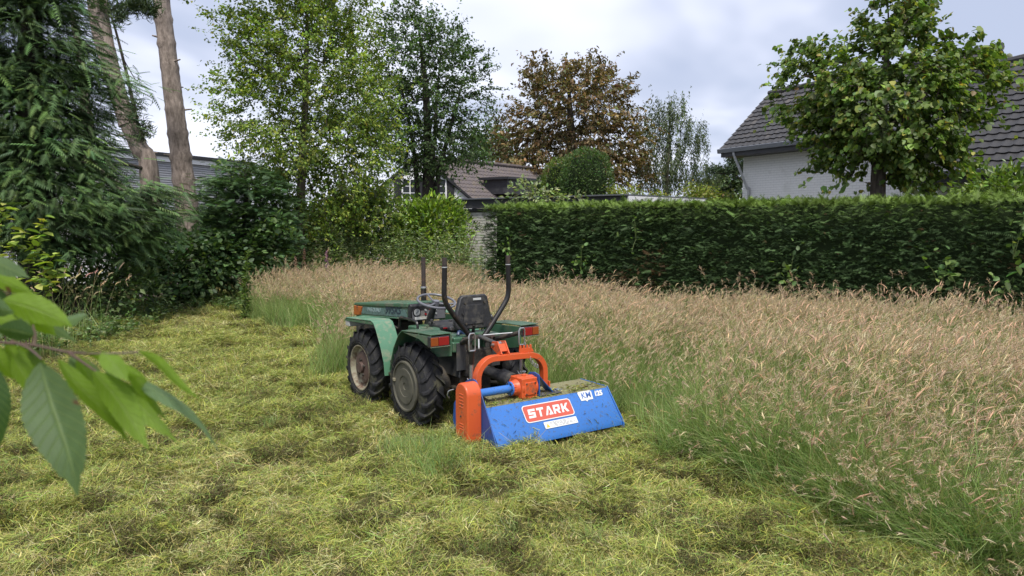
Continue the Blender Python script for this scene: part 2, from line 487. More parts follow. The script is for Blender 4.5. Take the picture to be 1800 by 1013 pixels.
def leafy_tree(name, label, trunk, trad, lobes, nclu, leaves, lsize, cols, bark, lm, dmin=.5, crad=.45, kind='leaf4', aspect=.6, group=None,
               cat='tree', droop=.5, seed=1, wts=None, tip=.006, shell=.25, min_z=None, flat=.6, cj=.22, bdroop=0.0, extra_stems=(), zmin=.3, expo=.5, hang=0.0):
    r = np.random.default_rng(seed)
    base = np.array(trunk[0]); root = empty(name, base)
    tag(root, label, cat, group)
    P, _ = in_lobes(lobes, nclu * 4, r, shell); P = P[P[:, 2] > zmin]
    P = P[thin(P, dmin)][:nclu]
    bv, bf, tp, tr, inner = skeleton(trunk, trad, P, r=r, tip=tip, min_z=min_z, droop=bdroop, expo=expo)
    tv, tf = trunk_mesh(resample(tp, max(20, len(tp) * 3)), np.interp(np.linspace(0, 1, max(20, len(tp) * 3)), np.linspace(0, 1, len(tr)), tr), r=r)
    Vs, Fs = [tv, bv], [tf, bf + len(tv)]
    for st, sr in extra_stems:
        sp = resample(smooth_path(st), 24); v, f = trunk_mesh(sp, np.linspace(sr[0], sr[1], 24), r=r)
        Fs.append(f + sum(len(a) for a in Vs)); Vs.append(v)
    np_obj('trunk', np.concatenate(Vs), [np.concatenate(Fs)], bark, root, smooth=True)
    n = leaves; NT = 4
    ctr0 = np.mean([l[0] for l in lobes], axis=0)
    o0 = nrm(P - ctr0); td = nrm(np.repeat(o0, NT, axis=0) * .8 + r.normal(0, .62, (len(P) * NT, 3)) + [0, 0, .22 - .25 * bdroop])
    tb = np.repeat(P, NT, axis=0) - td * (crad * .25) + r.normal(0, crad * .12, (len(P) * NT, 3)); tl_ = crad * 2.1 * np.exp(r.normal(0, .28, len(P) * NT))
    k2 = r.integers(0, len(tb), n); k = k2 // NT
    cc = np.exp(r.normal(0, cj, len(P))); tcc = np.exp(r.normal(0, cj * .6, len(tb)))
    tt_ = r.random(n) ** .8
    pos = tb[k2] + td[k2] * (tl_[k2] * tt_)[:, None] + r.normal(0, 1, (n, 3)) * np.array([1, 1, flat]) * (crad * .22) - np.array([0, 0, 1.]) * (tl_[k2] * tt_ ** 2 * .16)[:, None]
    if not hang:
        e_ = tb + td * (tl_ * .9)[:, None] - np.array([0, 0, 1.]) * (tl_ * .13)[:, None]
        sd = nrm(np.cross(td, r.normal(0, 1, td.shape))) * tip * .55
        TV = np.stack([tb - sd, tb + sd, e_], 1).reshape(-1, 3)
        np_obj('twigs', TV, [np.arange(len(TV)).reshape(-1, 3)], bark, root)['kind'] = 'stuff'
    if hang: pos[:, 2] -= r.random(n) ** 1.3 * hang * (.4 + .6 * cc[k].clip(0, 1.3)); pos[:, :2] = P[k][:, :2] + (pos[:, :2] - P[k][:, :2]) * .55
    ctr = np.mean([l[0] for l in lobes], axis=0)
    out = nrm(pos - ctr); out[:, 2] *= .4
    D = nrm(out + r.normal(0, .75, (n, 3)) + np.array([0, 0, -droop]))
    N = nrm(np.array([0, 0, 1.]) + .45 * out + r.normal(0, .55, (n, 3)))
    L = lsize * np.exp(r.normal(0, .22, n)); W = L * aspect
    C = palette(cols, n, wts, .2, r) * (cc[k] * tcc[k2])[:, None]
    pos = pos - D * L[:, None] * .5
    V, F, Cc = scatter(kind, pos, D, N, L, W, np.clip(C, .003, .8))
    np_obj('crown', V, F, lm, root, col=Cc)
    return root

def bush(name, label, lobes, leaves, lsize, cols, lm, kind='leaf4', aspect=.55, seed=1, wts=None, cat='bush', group=None, up=.2, shell=.55, nclu=160, crad=.3, stem=None, flat=.7, cj=.25, droop=.2, zmin=.02, base=None):
    r = np.random.default_rng(seed)
    c = lobes[0][0] if base is None else base; root = empty(name, (c[0], c[1], 0)); tag(root, label, cat, group)
    P, d0 = in_lobes(lobes, nclu * 2, r, shell); P = P[P[:, 2] > zmin][:nclu]
    n = leaves; k = r.integers(0, len(P), n); cc = np.exp(r.normal(0, cj, len(P)))
    pos = P[k] + r.normal(0, 1, (n, 3)) * np.array([crad, crad, crad * flat]); pos[:, 2] = np.maximum(pos[:, 2], zmin)
    ctr = np.mean([l[0] for l in lobes], axis=0); out = nrm(pos - ctr)
    D = nrm(out + r.normal(0, .6, (n, 3)) + np.array([0, 0, up - droop])); N = nrm(np.array([0, 0, 1.]) + .6 * out + r.normal(0, .5, (n, 3)))
    L = lsize * np.exp(r.normal(0, .25, n)); C = palette(cols, n, wts, .2, r) * cc[k][:, None]
    V, F, Cc = scatter(kind, pos, D, N, L, L * aspect, np.clip(C, .003, .8))
    np_obj('foliage', V, F, lm, root, col=Cc)
    # stems fanning from the base
    mb = MB(); b0 = Vector((c[0], c[1], 0))
    for i in range(14):
        p = Vector(P[i % len(P)]); a = b0 + Vector((r.normal(0, .12), r.normal(0, .12), -.02))
        mb.tube([a, a.lerp(p, .5) + Vector((0, 0, .15)), p], [.022, .014, .006], 5)
    o = mb.build('stem', stem or M['twig']); o.parent = root; o.matrix_parent_inverse = Matrix.Translation(-Vector(root.location))
    return root

def gn_scatter(name, P, rot, scl, idx, variants, label, cat=None):
    """one object that puts ready-made tufts on its points"""
    coll = bpy.data.collections.new(name + '_tufts')
    for v in variants: coll.objects.link(v)
    me = bpy.data.meshes.new(name); me.vertices.add(len(P)); me.vertices.foreach_set('co', np.asarray(P, np.float32).ravel())
    a = me.attributes.new('rot', 'FLOAT_VECTOR', 'POINT'); a.data.foreach_set('vector', np.asarray(rot, np.float32).ravel())
    a = me.attributes.new('scl', 'FLOAT_VECTOR', 'POINT'); a.data.foreach_set('vector', np.asarray(scl, np.float32).ravel())
    a = me.attributes.new('idx', 'INT', 'POINT'); a.data.foreach_set('value', np.asarray(idx, np.int32))
    o = link(bpy.data.objects.new(name, me))
    ng = bpy.data.node_groups.new(name, 'GeometryNodeTree')
    ng.interface.new_socket('Geometry', in_out='INPUT', socket_type='NodeSocketGeometry')
    ng.interface.new_socket('Geometry', in_out='OUTPUT', socket_type='NodeSocketGeometry')
    n, l = ng.nodes, ng.links
    gi, go = n.new('NodeGroupInput'), n.new('NodeGroupOutput')
    ci = n.new('GeometryNodeCollectionInfo'); ci.inputs['Collection'].default_value = coll
    ci.inputs['Separate Children'].default_value = True; ci.inputs['Reset Children'].default_value = True
    ip = n.new('GeometryNodeInstanceOnPoints'); ip.inputs['Pick Instance'].default_value = True
    def na(nm, dt):
        q = n.new('GeometryNodeInputNamedAttribute'); q.data_type = dt; q.inputs['Name'].default_value = nm; return q.outputs['Attribute']
    e2r = n.new('FunctionNodeEulerToRotation')
    l.new(na('rot', 'FLOAT_VECTOR'), e2r.inputs[0])
    l.new(gi.outputs[0], ip.inputs['Points']); l.new(ci.outputs[0], ip.inputs['Instance'])
    l.new(na('idx', 'INT'), ip.inputs['Instance Index']); l.new(e2r.outputs[0], ip.inputs['Rotation']); l.new(na('scl', 'FLOAT_VECTOR'), ip.inputs['Scale'])
    l.new(ip.outputs[0], go.inputs[0])
    md = o.modifiers.new('tufts', 'NODES'); md.node_group = ng
    tag(o, label, cat, None, 'stuff')
    return o

def strips(P, az, lean, H, bend, W, C, seg=3, tipw=.1, wob=0.0, r=rng):
    """curved grass strips. lean: horizontal lean at the tip (m), bend: extra tip droop. -> V,F,C"""
    n = len(P); t = np.linspace(0, 1, seg + 1)
    dirh = np.stack([np.cos(az), np.sin(az), np.zeros(n)], 1)
    tw = az + r.uniform(-1.4, 1.4, n)
    side = np.stack([-np.sin(tw), np.cos(tw), np.zeros(n)], 1)
    ctr = P[:, None] + dirh[:, None] * (lean[:, None] * t[None] ** 1.8)[..., None] + np.array([0, 0, 1.])[None, None] * (H[:, None] * t[None] - bend[:, None] * t[None] ** 3)[..., None]
    w = W[:, None] * (1 - (1 - tipw) * t[None] ** 1.5) / 2
    A = ctr - side[:, None] * w[..., None]; B = ctr + side[:, None] * w[..., None]
    V = np.stack([A, B], 2).reshape(n, -1, 3); k = 2 * (seg + 1)
    f = np.array([(2 * i, 2 * i + 1, 2 * i + 3, 2 * i + 2) for i in range(seg)])
    F = (f[None] + (np.arange(n) * k)[:, None, None]).reshape(-1, 4)
    return V.reshape(-1, 3), F, np.repeat(C, k, axis=0), ctr

def inside(poly, x, y):
    poly = np.asarray(poly); r = np.zeros(len(x), bool); n = len(poly); j = n - 1
    for i in range(n):
        xi, yi = poly[i]; xj, yj = poly[j]
        c = ((yi > y) != (yj > y)) & (x < (xj - xi) * (y - yi) / (yj - yi + 1e-12) + xi)
        r ^= c; j = i
    return r

def dist_poly(poly, x, y):
    poly = np.asarray(poly); d = np.full(len(x), 1e9); n = len(poly)
    for i in range(n):
        a, b = poly[i], poly[(i + 1) % n]; ab = b - a
        t = np.clip(((x - a[0]) * ab[0] + (y - a[1]) * ab[1]) / (ab @ ab), 0, 1)
        d = np.minimum(d, np.hypot(x - a[0] - t * ab[0], y - a[1] - t * ab[1]))
    return d

# ------------------------------------------------------------------ materials
M = {}
M['twig'] = mat_bark('twig_bark', (.05, .04, .03), (.13, .10, .075), (20, 20, 5), .3)
M['pine_bark'] = mat_bark('pine_bark', (.13, .105, .09), (.36, .30, .26), (5, 5, 1.6), 1.0)
M['lime_bark'] = mat_bark('lime_bark', (.05, .042, .036), (.14, .115, .095), (7, 7, 1.2), .8)
M['dark_bark'] = mat_bark('dark_bark', (.022, .02, .018), (.07, .06, .05), (6, 6, 1.2), .6)
M['grey_bark'] = mat_bark('grey_bark', (.07, .06, .048), (.17, .15, .12), (6, 6, 1.5), .5)
M['leaf'] = mat_leaf('leaf')
M['leaf_gloss'] = mat_leaf('glossy_leaf', rough=.38, trans=.28, spec=.5)
M['needle'] = mat_leaf('needle', rough=.6, trans=.12, spec=.3)
M['grass'] = mat_leaf('grass_blade', rough=.5, trans=.36, spec=.3, tint=(1.1, 1.15, .6), rnd=.16)
M['clip'] = mat_leaf('cut_grass', rough=.7, trans=.2, spec=.25, tint=(1.1, 1.1, .7), rnd=.12)
# ------------------------------------------------------------------ layout on the ground
T_O = np.array([-.531, 6.922, 0.0]); T_TH = R(36)        # tractor: point under the rear axle, heading
T_R = np.array([math.cos(T_TH), math.sin(T_TH), 0]); T_F = np.array([-math.sin(T_TH), math.cos(T_TH), 0])
def tw(x, y, z=0): return T_O + x * T_R + y * T_F + np.array([0, 0, z])
M_O = np.array([-.109, 5.641, 0.0]); M_TH = R(34)        # mower: lower left corner of its hood
HA, HB = np.array([-.62, 15.3]), np.array([6.9, 9.6])    # hedge front, left end and a point at the right
HD = (HB - HA) / np.linalg.norm(HB - HA); HN = np.array([-HD[1], HD[0]]) * 1.0
if HN[1] < 0: HN = -HN                                   # into the hedge
HLEN = 17.0
HE = HA + HD * HLEN
P2 = lambda px, py, z=0: tuple(atz(px, py, z)[:2])
TALL = [tuple(tw(.74, -1.0)[:2]), P2(1112, 752), P2(1180, 790), P2(1290, 822), P2(1400, 868), P2(1540, 922), P2(1680, 965), P2(1800, 1012), (3.6, 3.0), (8.5, 1.5),
        (11.5, 3.0), tuple(HE), tuple(HA + np.array([.1, -.1])), (-1.2, 17.4), (-3.6, 17.3), (-5.6, 16.8), P2(424, 562), P2(500, 588), P2(556, 590), P2(578, 628), tuple(tw(-.75, 2.2)[:2]), tuple(tw(.72, 2.15)[:2])]
LAWN = [(-3.6, 1.0), (3, 1.0), (6, 2.6), (1.5, 7), (-.4, 9.5), (-2, 12), (-4.4, 14.5), P2(420, 519), P2(280, 520), P2(170, 527), P2(110, 560), P2(40, 600), (-7.2, 8.0), (-6.5, 5.5)]

def lump(x, y):
    a = fbm(x * 2.3 + .3 * y, y * 3.1, 1, 3) - .45
    b = fbm(x * 7.5, y * 8.5, 5, 3) - .45
    return a * .19 + b * .18
def ground_z(x, y):
    x = np.asarray(x, float); y = np.asarray(y, float)
    fade = np.clip((21 - y) / 4, 0, 1) * np.clip((12 - np.abs(x)) / 3, 0, 1) * np.clip((y + 1) / 1.5, 0, 1)
    return fade * lump(x, y)

# ------------------------------------------------------------------ ground: one sheet to the horizon
gx = np.concatenate([-np.geomspace(900, 10.3, 22), np.arange(-10, 7.01, .07), np.geomspace(7.4, 900, 22)])
gy = np.concatenate([-np.geomspace(60, 1.2, 8), np.arange(-1, 21.01, .07), np.geomspace(21.5, 1500, 24)])
GX, GY = np.meshgrid(gx, gy)
GZ = ground_z(GX, GY) - .012
nx, ny = len(gx), len(gy)
gi_ = np.arange(nx * ny).reshape(ny, nx)
gf = np.stack([gi_[:-1, :-1], gi_[:-1, 1:], gi_[1:, 1:], gi_[1:, :-1]], -1).reshape(-1, 4)
gm, n_, l_, o_ = new_mat('ground_soil')
p_ = n_.new('ShaderNodeBsdfPrincipled'); p_.inputs['Roughness'].default_value = .95; p_.inputs['Specular IOR Level'].default_value = .1
t_ = n_.new('ShaderNodeTexCoord'); z_ = n_.new('ShaderNodeTexNoise'); z_.inputs['Scale'].default_value = 3.0; z_.inputs['Detail'].default_value = 10
l_.new(t_.outputs['Object'], z_.inputs['Vector'])
r_ = n_.new('ShaderNodeValToRGB')
r_.color_ramp.elements[0].position = .38; r_.color_ramp.elements[0].color = (.030, .026, .011, 1)
r_.color_ramp.elements[1].position = .66; r_.color_ramp.elements[1].color = (.10, .092, .028, 1)
l_.new(z_.outputs['Fac'], r_.inputs[0]); l_.new(r_.outputs[0], p_.inputs['Base Color'])
b_ = n_.new('ShaderNodeBump'); b_.inputs['Strength'].default_value = .6; b_.inputs['Distance'].default_value = .03
z2_ = n_.new('ShaderNodeTexNoise'); z2_.inputs['Scale'].default_value = 60; z2_.inputs['Detail'].default_value = 6
l_.new(t_.outputs['Object'], z2_.inputs['Vector']); l_.new(z2_.outputs['Fac'], b_.inputs['Height']); l_.new(b_.outputs[0], p_.inputs['Normal'])
l_.new(p_.outputs[0], o_.inputs[0])
g = np_obj('ground', np.stack([GX, GY, GZ], -1).reshape(-1, 3), [gf], gm, smooth=True)
tag(g, 'lawn soil under the cut and the standing grass', None, None, 'structure')

# ------------------------------------------------------------------ buildings
M['white_brick'] = mat('white_painted_brick', (.78, .78, .77), .7, var=.06, scale=2, dirt=(.62, .62, .59), dirt_amt=.12, dirt_scale=1.5, bump=.25, bump_scale=50, spec=.25)
M['mortar'] = mat('painted_mortar', (.58, .58, .58), .85, var=.08)
M['cream_block'] = mat('cream_block', (.56, .55, .50), .8, var=.12, scale=3, dirt=(.33, .32, .27), dirt_amt=.3, bump=.4, bump_scale=30, spec=.2)
M['block_joint'] = mat('block_joint', (.16, .155, .14), .9)
M['tile'] = mat('roof_tile', (.046, .045, .047), .55, var=.32, scale=1.7, dirt=(.10, .092, .088), dirt_amt=.28, dirt_scale=2.2, bump=.3, bump_scale=60, spec=.4)
M['tile_far'] = mat('far_roof_tile', (.105, .088, .09), .6, var=.25, scale=1.2, dirt=(.15, .125, .10), dirt_amt=.3, spec=.35)
M['zinc'] = mat('zinc_gutter', (.20, .21, .23), .4, .6, var=.1)
M['black_trim'] = mat('black_trim', (.018, .018, .021), .45, var=.2)
M['dark_fascia'] = mat('dark_fascia', (.028, .028, .034), .5, var=.2, dirt=(.07, .07, .07), dirt_amt=.25)
M['white_trim'] = mat('white_trim', (.72, .73, .75), .45, var=.05, dirt=(.45, .45, .42), dirt_amt=.1)
M['grey_clad'] = mat('grey_cladding', (.36, .37, .40), .5, .0, var=.1, scale=2)
M['glass'] = mat('window_glass', (.03, .035, .04), .06, var=.1)
M['grey_post'] = mat('grey_pipe', (.42, .43, .44), .5, var=.1)
M['render'] = mat('white_render', (.74, .745, .77), .8, var=.04, scale=2, dirt=(.55, .55, .54), dirt_amt=.12)

def bricks(x0, x1, z0, z1, y, L, Hh, gap, dep, r, holes=()):
    """running-bond face standing proud of y (towards -y)"""
    V = []; F = []
    row = 0; z = z0
    base = np.array([(0, 0, 0), (1, 0, 0), (1, 1, 0), (0, 1, 0)])
    while z + Hh * .6 < z1:
        x = x0 - (L * .5 if row % 2 else 0)
        h = min(Hh - gap, z1 - z)
        while x < x1:
            a, b = max(x, x0), min(x + L - gap, x1)
            if b - a > .02:
                d = dep * (1 + r.normal(0, .22)); i = len(V)
                V += [(a, y, z), (b, y, z), (b, y, z + h), (a, y, z + h), (a + .003, y - d, z + .003), (b - .003, y - d, z + .003), (b - .003, y - d, z + h - .003), (a + .003, y - d, z + h - .003)]
                F += [(i + 4, i + 5, i + 6, i + 7), (i, i + 1, i + 5, i + 4), (i + 1, i + 2, i + 6, i + 5), (i + 2, i + 3, i + 7, i + 6), (i + 3, i, i + 4, i + 7)]
            x += L
        z += Hh; row += 1
    return V, F

def pantile(w, L, t=.018, amp=.026):
    """one S-shaped tile lying on the plane z=0: x across, y up the slope"""
    xs = [0, .12, .3, .5, .72, .88, 1.06]; zs = [.55, 1.0, .55, .05, -.05, .12, .55]
    V = []
    for f, (y, lift) in enumerate(((0, .036), (L * 1.12, .0))):
        V += [(x * w, y, z * amp + lift) for x, z in zip(xs, zs)]
    V += [(x * w, 0.0, z * amp + .036 - t) for x, z in zip(xs, zs)]
    n = len(xs); F = []
    for i in range(n - 1):
        F += [(i, i + 1, n + i + 1, n + i), (2 * n + i, 2 * n + i + 1, i + 1, i)]
    return V, F

def tile_mesh(name, w, L, m):
    V, F = pantile(w, L); me = bpy.data.meshes.new(name); me.from_pydata(V, [], F); me.materials.append(m)
    me.polygons.foreach_set('use_smooth', np.ones(len(me.polygons), bool)); me.set_sharp_from_angle(angle=R(50)); return me

def joined_tiles(name, mats4, w, L, m, parent, amp=.026):
    V0, F0 = pantile(w, L, amp=amp); V0 = np.array(V0); F0 = np.array(F0); Vs = []; Fs = []
    for i, q in enumerate(mats4):
        q = np.array(q); Vs.append(V0 @ q[:3, :3].T + q[:3, 3]); Fs.append(F0 + i * len(V0))
    me = np_mesh(name, np.concatenate(Vs), [np.concatenate(Fs)], smooth=True); me.set_sharp_from_angle(angle=R(50)); me.materials.append(m)
    o = link(bpy.data.objects.new(name, me), parent); o['kind'] = 'stuff'; return o

# --- white brick house behind the lime tree
hd = Vector((.47, -.88, 0)).normalized()
house = empty('brick_house', (6.9, 23.8, 0), math.atan2(hd.y, hd.x))
tag(house, 'white painted brick house with dark pantile roof behind the right end of the hedge', 'house')
W1 = dict(x0=.48, x1=5.3, y=.55)
mb = MB(); mb.box((4.1, .55 + .15, 2.1), (7.24, .30, 4.2)); mb.box((.48 + .15, 2.2, 2.1), (.30, 3.2, 4.2)); mb.box((11.0, -.7 + .15, 1.4), (6.6, .3, 2.8)); mb.box((7.85, .1, 1.4), (.3, 1.5, 2.8))
wall = mb.build('wall', M['mortar'], house)
br_ = np.random.default_rng(4)
V1, F1 = bricks(.48, 7.7, 1.2, 4.14, .55, .215, .075, .010, .007, br_)
V2, F2 = bricks(7.7, 14, 1.2, 2.79, -.7, .215, .075, .010, .007, br_)
o = MB().add(V1, F1).add(V2, F2).build('bricks', M['white_brick'], wall, smooth=False); o['kind'] = 'stuff'
def slab_pts(x0, x1, ya, za, yb, zb, t): return [(ya, za), (yb, zb), (yb, zb - t), (ya, za - t)]
mb = MB()
mb.prism([(0, 4.30), (2.15, 6.26), (4.3, 4.30), (4.3, 4.18), (2.15, 6.12), (0, 4.18)], 'x', 0, 7.4)
mb.prism([(-1.3, 3.05), (1.6, 5.76), (4.5, 3.05), (4.5, 2.93), (1.6, 5.62), (-1.3, 2.93)], 'x', 7.403, 14)
roof = mb.build('roof', M['black_trim'], house)
tm = tile_mesh('tile', .24, .235, M['tile'])
jm = []; k_ = 0
def slope(y0, z0, y1, z1): 
    a = math.atan2(z1 - z0, y1 - y0); return a, math.hypot(y1 - y0, z1 - z0)
tr_ = np.random.default_rng(9)
for (x0, x1, y0, z0, y1, z1) in ((0, 7.4, 0, 4.30, 2.15, 6.26), (7.4, 14, -1.3, 3.05, 1.6, 5.76)):
    a, L = slope(y0, z0, y1, z1); nr = int(L / .235 + .3); nc = int((x1 - x0) / .24)
    for c in range(nc):
        for q in range(nr):
            s = -.04 + q * .235
            mt = Matrix.Translation((x0 + c * .24, y0 + s * math.cos(a), z0 + s * math.sin(a) + .004)) @ Matrix.Rotation(a, 4, 'X') @ Matrix.Rotation(tr_.normal(0, .006), 4, 'Y') @ Matrix.Translation((0, tr_.normal(0, .004), 0))
            if x0 == 7.4 and x0 + c * .24 < 11.7 and k_ < 300:
                t = link(bpy.data.objects.new('tile', tm), roof); t.matrix_local = mt; k_ += 1
            else: jm.append(mt)
joined_tiles('tiles', jm, .24, .235, M['tile'], roof)
for (x0, x1, y, z) in ((0, 7.38, 2.15, 6.29), (7.42, 14, 1.6, 5.79)):
    x = x0
    while x < x1 - .1:
        e = min(x + .40, x1); MB().tube([(x, y, z), (e + .03, y, z + .012)], [.085, .10], 8).build('ridge_tile', M['tile'], roof); x += .40
mb = MB()
mb.sheet([(0.02, 4.16), (-.09, 4.16), (-.11, 4.28), (-.09, 4.29)], 'x', -.05, 7.39, .008)
mb.sheet([(-1.28, 2.92), (-1.39, 2.92), (-1.41, 3.04), (-1.39, 3.05)], 'x', 7.42, 14, .008)
mb.build('gutter', M['zinc'], house)
mb = MB(); mb.box((3.7, .30, 4.09), (7.3, .66, .14)); mb.box((10.72, -1.0, 2.85), (6.6, .62, .14)); mb.box((7.43, 0.2, 3.5), (.06, 2.6, .5), rot=(R(43), 0, 0))
mb.build('soffit', M['black_trim'], house)
mb = MB(); mb.tube(smooth_path([(.62, -.05, 4.15), (.64, .02, 3.95), (.78, .44, 3.0), (.80, .49, 2.8), (.80, .49, 0)], 5), .042, 10)
mb.build('downpipe', M['grey_post'], house)
mb = MB(); mb.tube([(8.05, -.78, 2.8), (8.05, -.78, 0)], .06, 10); mb.build('downpipe', M['grey_post'], house)

# --- flat roofed garage behind the left end of the hedge
ga, gb = np.array([2.95, 18.6]), np.array([-2.55, 23.4])
gd = (gb - ga) / np.linalg.norm(gb - ga); gL = np.linalg.norm(gb - ga)
garage = empty('garage', (ga[0], ga[1], 0), math.atan2(gd[1], gd[0]))
tag(garage, 'pale block garage with flat roof and black fascia behind the left end of the hedge', 'garage')
# local x runs away to the left along the front, outside is +y?
sgn = 1 if (np.array([-gd[1], gd[0]]) @ np.array([0, -1])) > 0 else -1
mb = MB(); mb.box((gL / 2, -sgn * 2.2, 1.13), (gL, 4.4, 2.26)); wl_ = mb.build('wall', M['block_joint'], garage)
V1, F1 = bricks(0, gL, .1, 2.26, 0, .19, .088, .012, .010, br_)
V1 = [(x, -y * sgn, z) for x, y, z in V1]
o = MB().add(V1, F1).build('bricks', M['cream_block'], wl_, smooth=False); o['kind'] = 'stuff'
mb = MB(); mb.box((gL / 2, sgn * .06, 2.46), (gL + .1, .12, .27)); mb.box((gL / 2, sgn * .04, 2.28), (gL + .06, .06, .07)); mb.build('fascia', M['dark_fascia'], garage)
mb = MB(); mb.box((gL / 2, -sgn * 2.15, 2.615), (gL + .2, 4.7, .035)); mb.build('roof', M['zinc'], garage)
mb = MB(); mb.box((-.06, -sgn * 2.2, 2.42), (.08, 4.4, .34)); mb.build('side_fascia', M['white_trim'], garage)

# --- white gabled house further back
far = empty('gabled_house', at(735, 388, 33) * np.array([1, 1, 0]), R(4))
tag(far, 'white gabled house with shuttered window and brown tiled roof beyond the bright laurel', 'house')
mb = MB(); mb.prism([(-2.3, 0), (2.46, 0), (2.46, 2.85), (.1, 4.85), (-2.3, 2.85)], 'y', 0, 5); mb.build('wall', M['render'], far)
mb = MB()
mb.prism([(.1, 5.02), (2.72, 2.80), (2.72, 2.68), (.1, 4.88)], 'y', -.18, 5); mb.prism([(.1, 5.02), (-2.6, 2.80), (-2.6, 2.68), (.1, 4.88)], 'y', -.18, 5)
mb.build('verge_roof', M['black_trim'], far)
for wx in (-.35, .95):
    mb = MB(); mb.box((wx, -.03, 3.38), (.74, .06, 1.0)); w = mb.build('window', M['white_trim'], far)
    for cx in (-.17, .17):
        for cz in (-.31, 0, .31):
            q = MB().box((wx + cx, -.066, 3.38 + cz), (.29, .012, .265)).build('pane', M['glass'], w)
    for sx in (-.56, .56):
        s_ = MB().box((wx + sx, -.045, 3.38), (.34, .05, 1.04)).build('shutter', M['black_trim'], far, bevel=.01)
# main roof running away to the right behind the gable
ra, rb = np.array(at(742, 278, 36.0)), np.array(at(935, 300, 44.0)); rb[2] = ra[2] = 5.1
rd = nrm((rb - ra)[None])[0]; rn = np.array([rd[1], -rd[0], 0]); rn = rn if rn[1] < 0 else -rn
fr = empty('tiled_house_wing', (0, 0, 0))
tag(fr, 'long brown tiled roof with dark dormer in front of the brown chestnut tree', 'house')
e0, e1 = ra + rn * 3.6 - [0, 0, 2.75], rb + rn * 3.6 - [0, 0, 2.75]
mb = MB(); mb.add([ra, rb, e1, e0, ra - [0, 0, .15], rb - [0, 0, .15], e1 - [0, 0, .15], e0 - [0, 0, .15]], [(0, 1, 2, 3), (4, 5, 6, 7), (0, 1, 5, 4), (1, 2, 6, 5), (2, 3, 7, 6), (3, 0, 4, 7)])
rf = mb.build('roof', M['black_trim'], fr, smooth=False)
up_ = nrm((ra - e0)[None])[0]; nn_ = np.cross(-rd, up_); nn_ = nn_ if nn_[2] > 0 else -nn_
jm = []
xd = rd if np.dot(np.cross(rd, up_), nn_) > 0 else -rd
x0v = e0 if np.dot(np.cross(rd, up_), nn_) > 0 else e1
for c in range(int(np.linalg.norm(rb - ra) / .27)):
    for q in range(int(np.linalg.norm(ra - e0) / .33)):
        p = x0v + xd * c * .27 + up_ * q * .33 + nn_ * .006
        m4 = Matrix(((xd[0], up_[0], nn_[0], p[0]), (xd[1], up_[1], nn_[1], p[1]), (xd[2], up_[2], nn_[2], p[2]), (0, 0, 0, 1))); jm.append(m4)
joined_tiles('tiles', jm, .27, .33, M['tile_far'], rf, .06)
mb = MB(); mb.tube([ra + [0, 0, .05], rb + [0, 0, .05]], .11, 8); mb.build('ridge_cap', M['tile_far'], rf)
mb = MB(); wa, wb = e0 - rn * .5, e1 - rn * .5
mb.add([wa * [1, 1, 0], wb * [1, 1, 0], wb - [0, 0, .05], wa - [0, 0, .05], wa * [1, 1, 0] - rn * 6, wb * [1, 1, 0] - rn * 6, wb - rn * 6, wa - rn * 6], [(0, 1, 2, 3), (4, 5, 6, 7), (0, 1, 5, 4), (1, 2, 6, 5), (3, 2, 6, 7), (0, 3, 7, 4)])
mb.build('wall', M['render'], fr, smooth=False)
dc = at(895, 330, 37.6); dr = math.atan2(rd[1], rd[0])
mb = MB(); mb.box(dc, (2.4, 1.5, .75), rot=(0, 0, dr)); dm = mb.build('dormer', M['dark_fascia'], fr)
MB().box(dc + np.array([0, 0, .42]), (2.8, 1.9, .12), rot=(0, 0, dr)).build('dormer_roof', M['black_trim'], dm)

# --- grey clad building on the left
ca, cb = at(120, 258, 25.2), at(440, 290, 33.5)
cd_ = (cb - ca)[:2]; cL = np.linalg.norm(cd_)
clad = empty('clad_building', (ca[0], ca[1], 0), math.atan2(cd_[1], cd_[0]))
tag(clad, 'low grey building with fine horizontal cladding and dark roof edge behind the pines', 'building')
mb = MB(); mb.box((cL / 2, 2.6, 2.25), (cL, 5, 4.5)); mb.build('wall', M['grey_clad'], clad)
mb = MB(); z = 1.2
while z < 4.30:
    mb.prism([(.10, z), (.06, z + .012), (.06, z + .055), (.10, z + .07)], 'x', 0, cL); z += .092
o = mb.build('ribs', M['grey_clad'], clad, smooth=False); o['kind'] = 'stuff'
MB().box((cL / 2, .04, 4.42), (cL + .1, .13, .2)).build('white_band', M['white_trim'], clad)
MB().box((cL / 2, 2.55, 4.60), (cL + .2, 5.3, .14)).build('roof', M['black_trim'], clad)
ann = empty('white_annexe', at(120, 388, 23) * np.array([1, 1, 0]), R(25)); tag(ann, 'small white rendered annexe glimpsed through the dark conifer', 'building')
mb = MB(); mb.box((0, 0, 1.85), (2.6, 2.5, 3.7)); mb.build('wall', M['render'], ann)
MB().box((0, 0, 3.76), (2.8, 2.7, .12)).build('roof', M['black_trim'], ann)

# ------------------------------------------------------------------ hedge
hedge = empty('clipped_hedge', (HA[0], HA[1], 0)); tag(hedge, 'long dark clipped conifer hedge with flat bright top behind the tall grass', 'hedge')
HT, HW = 2.30, 1.05
hr = np.random.default_rng(21)
def hpt(s, d, z): return np.stack([HA[0] + HD[0] * s + HN[0] * d, HA[1] + HD[1] * s + HN[1] * d, z], -1)
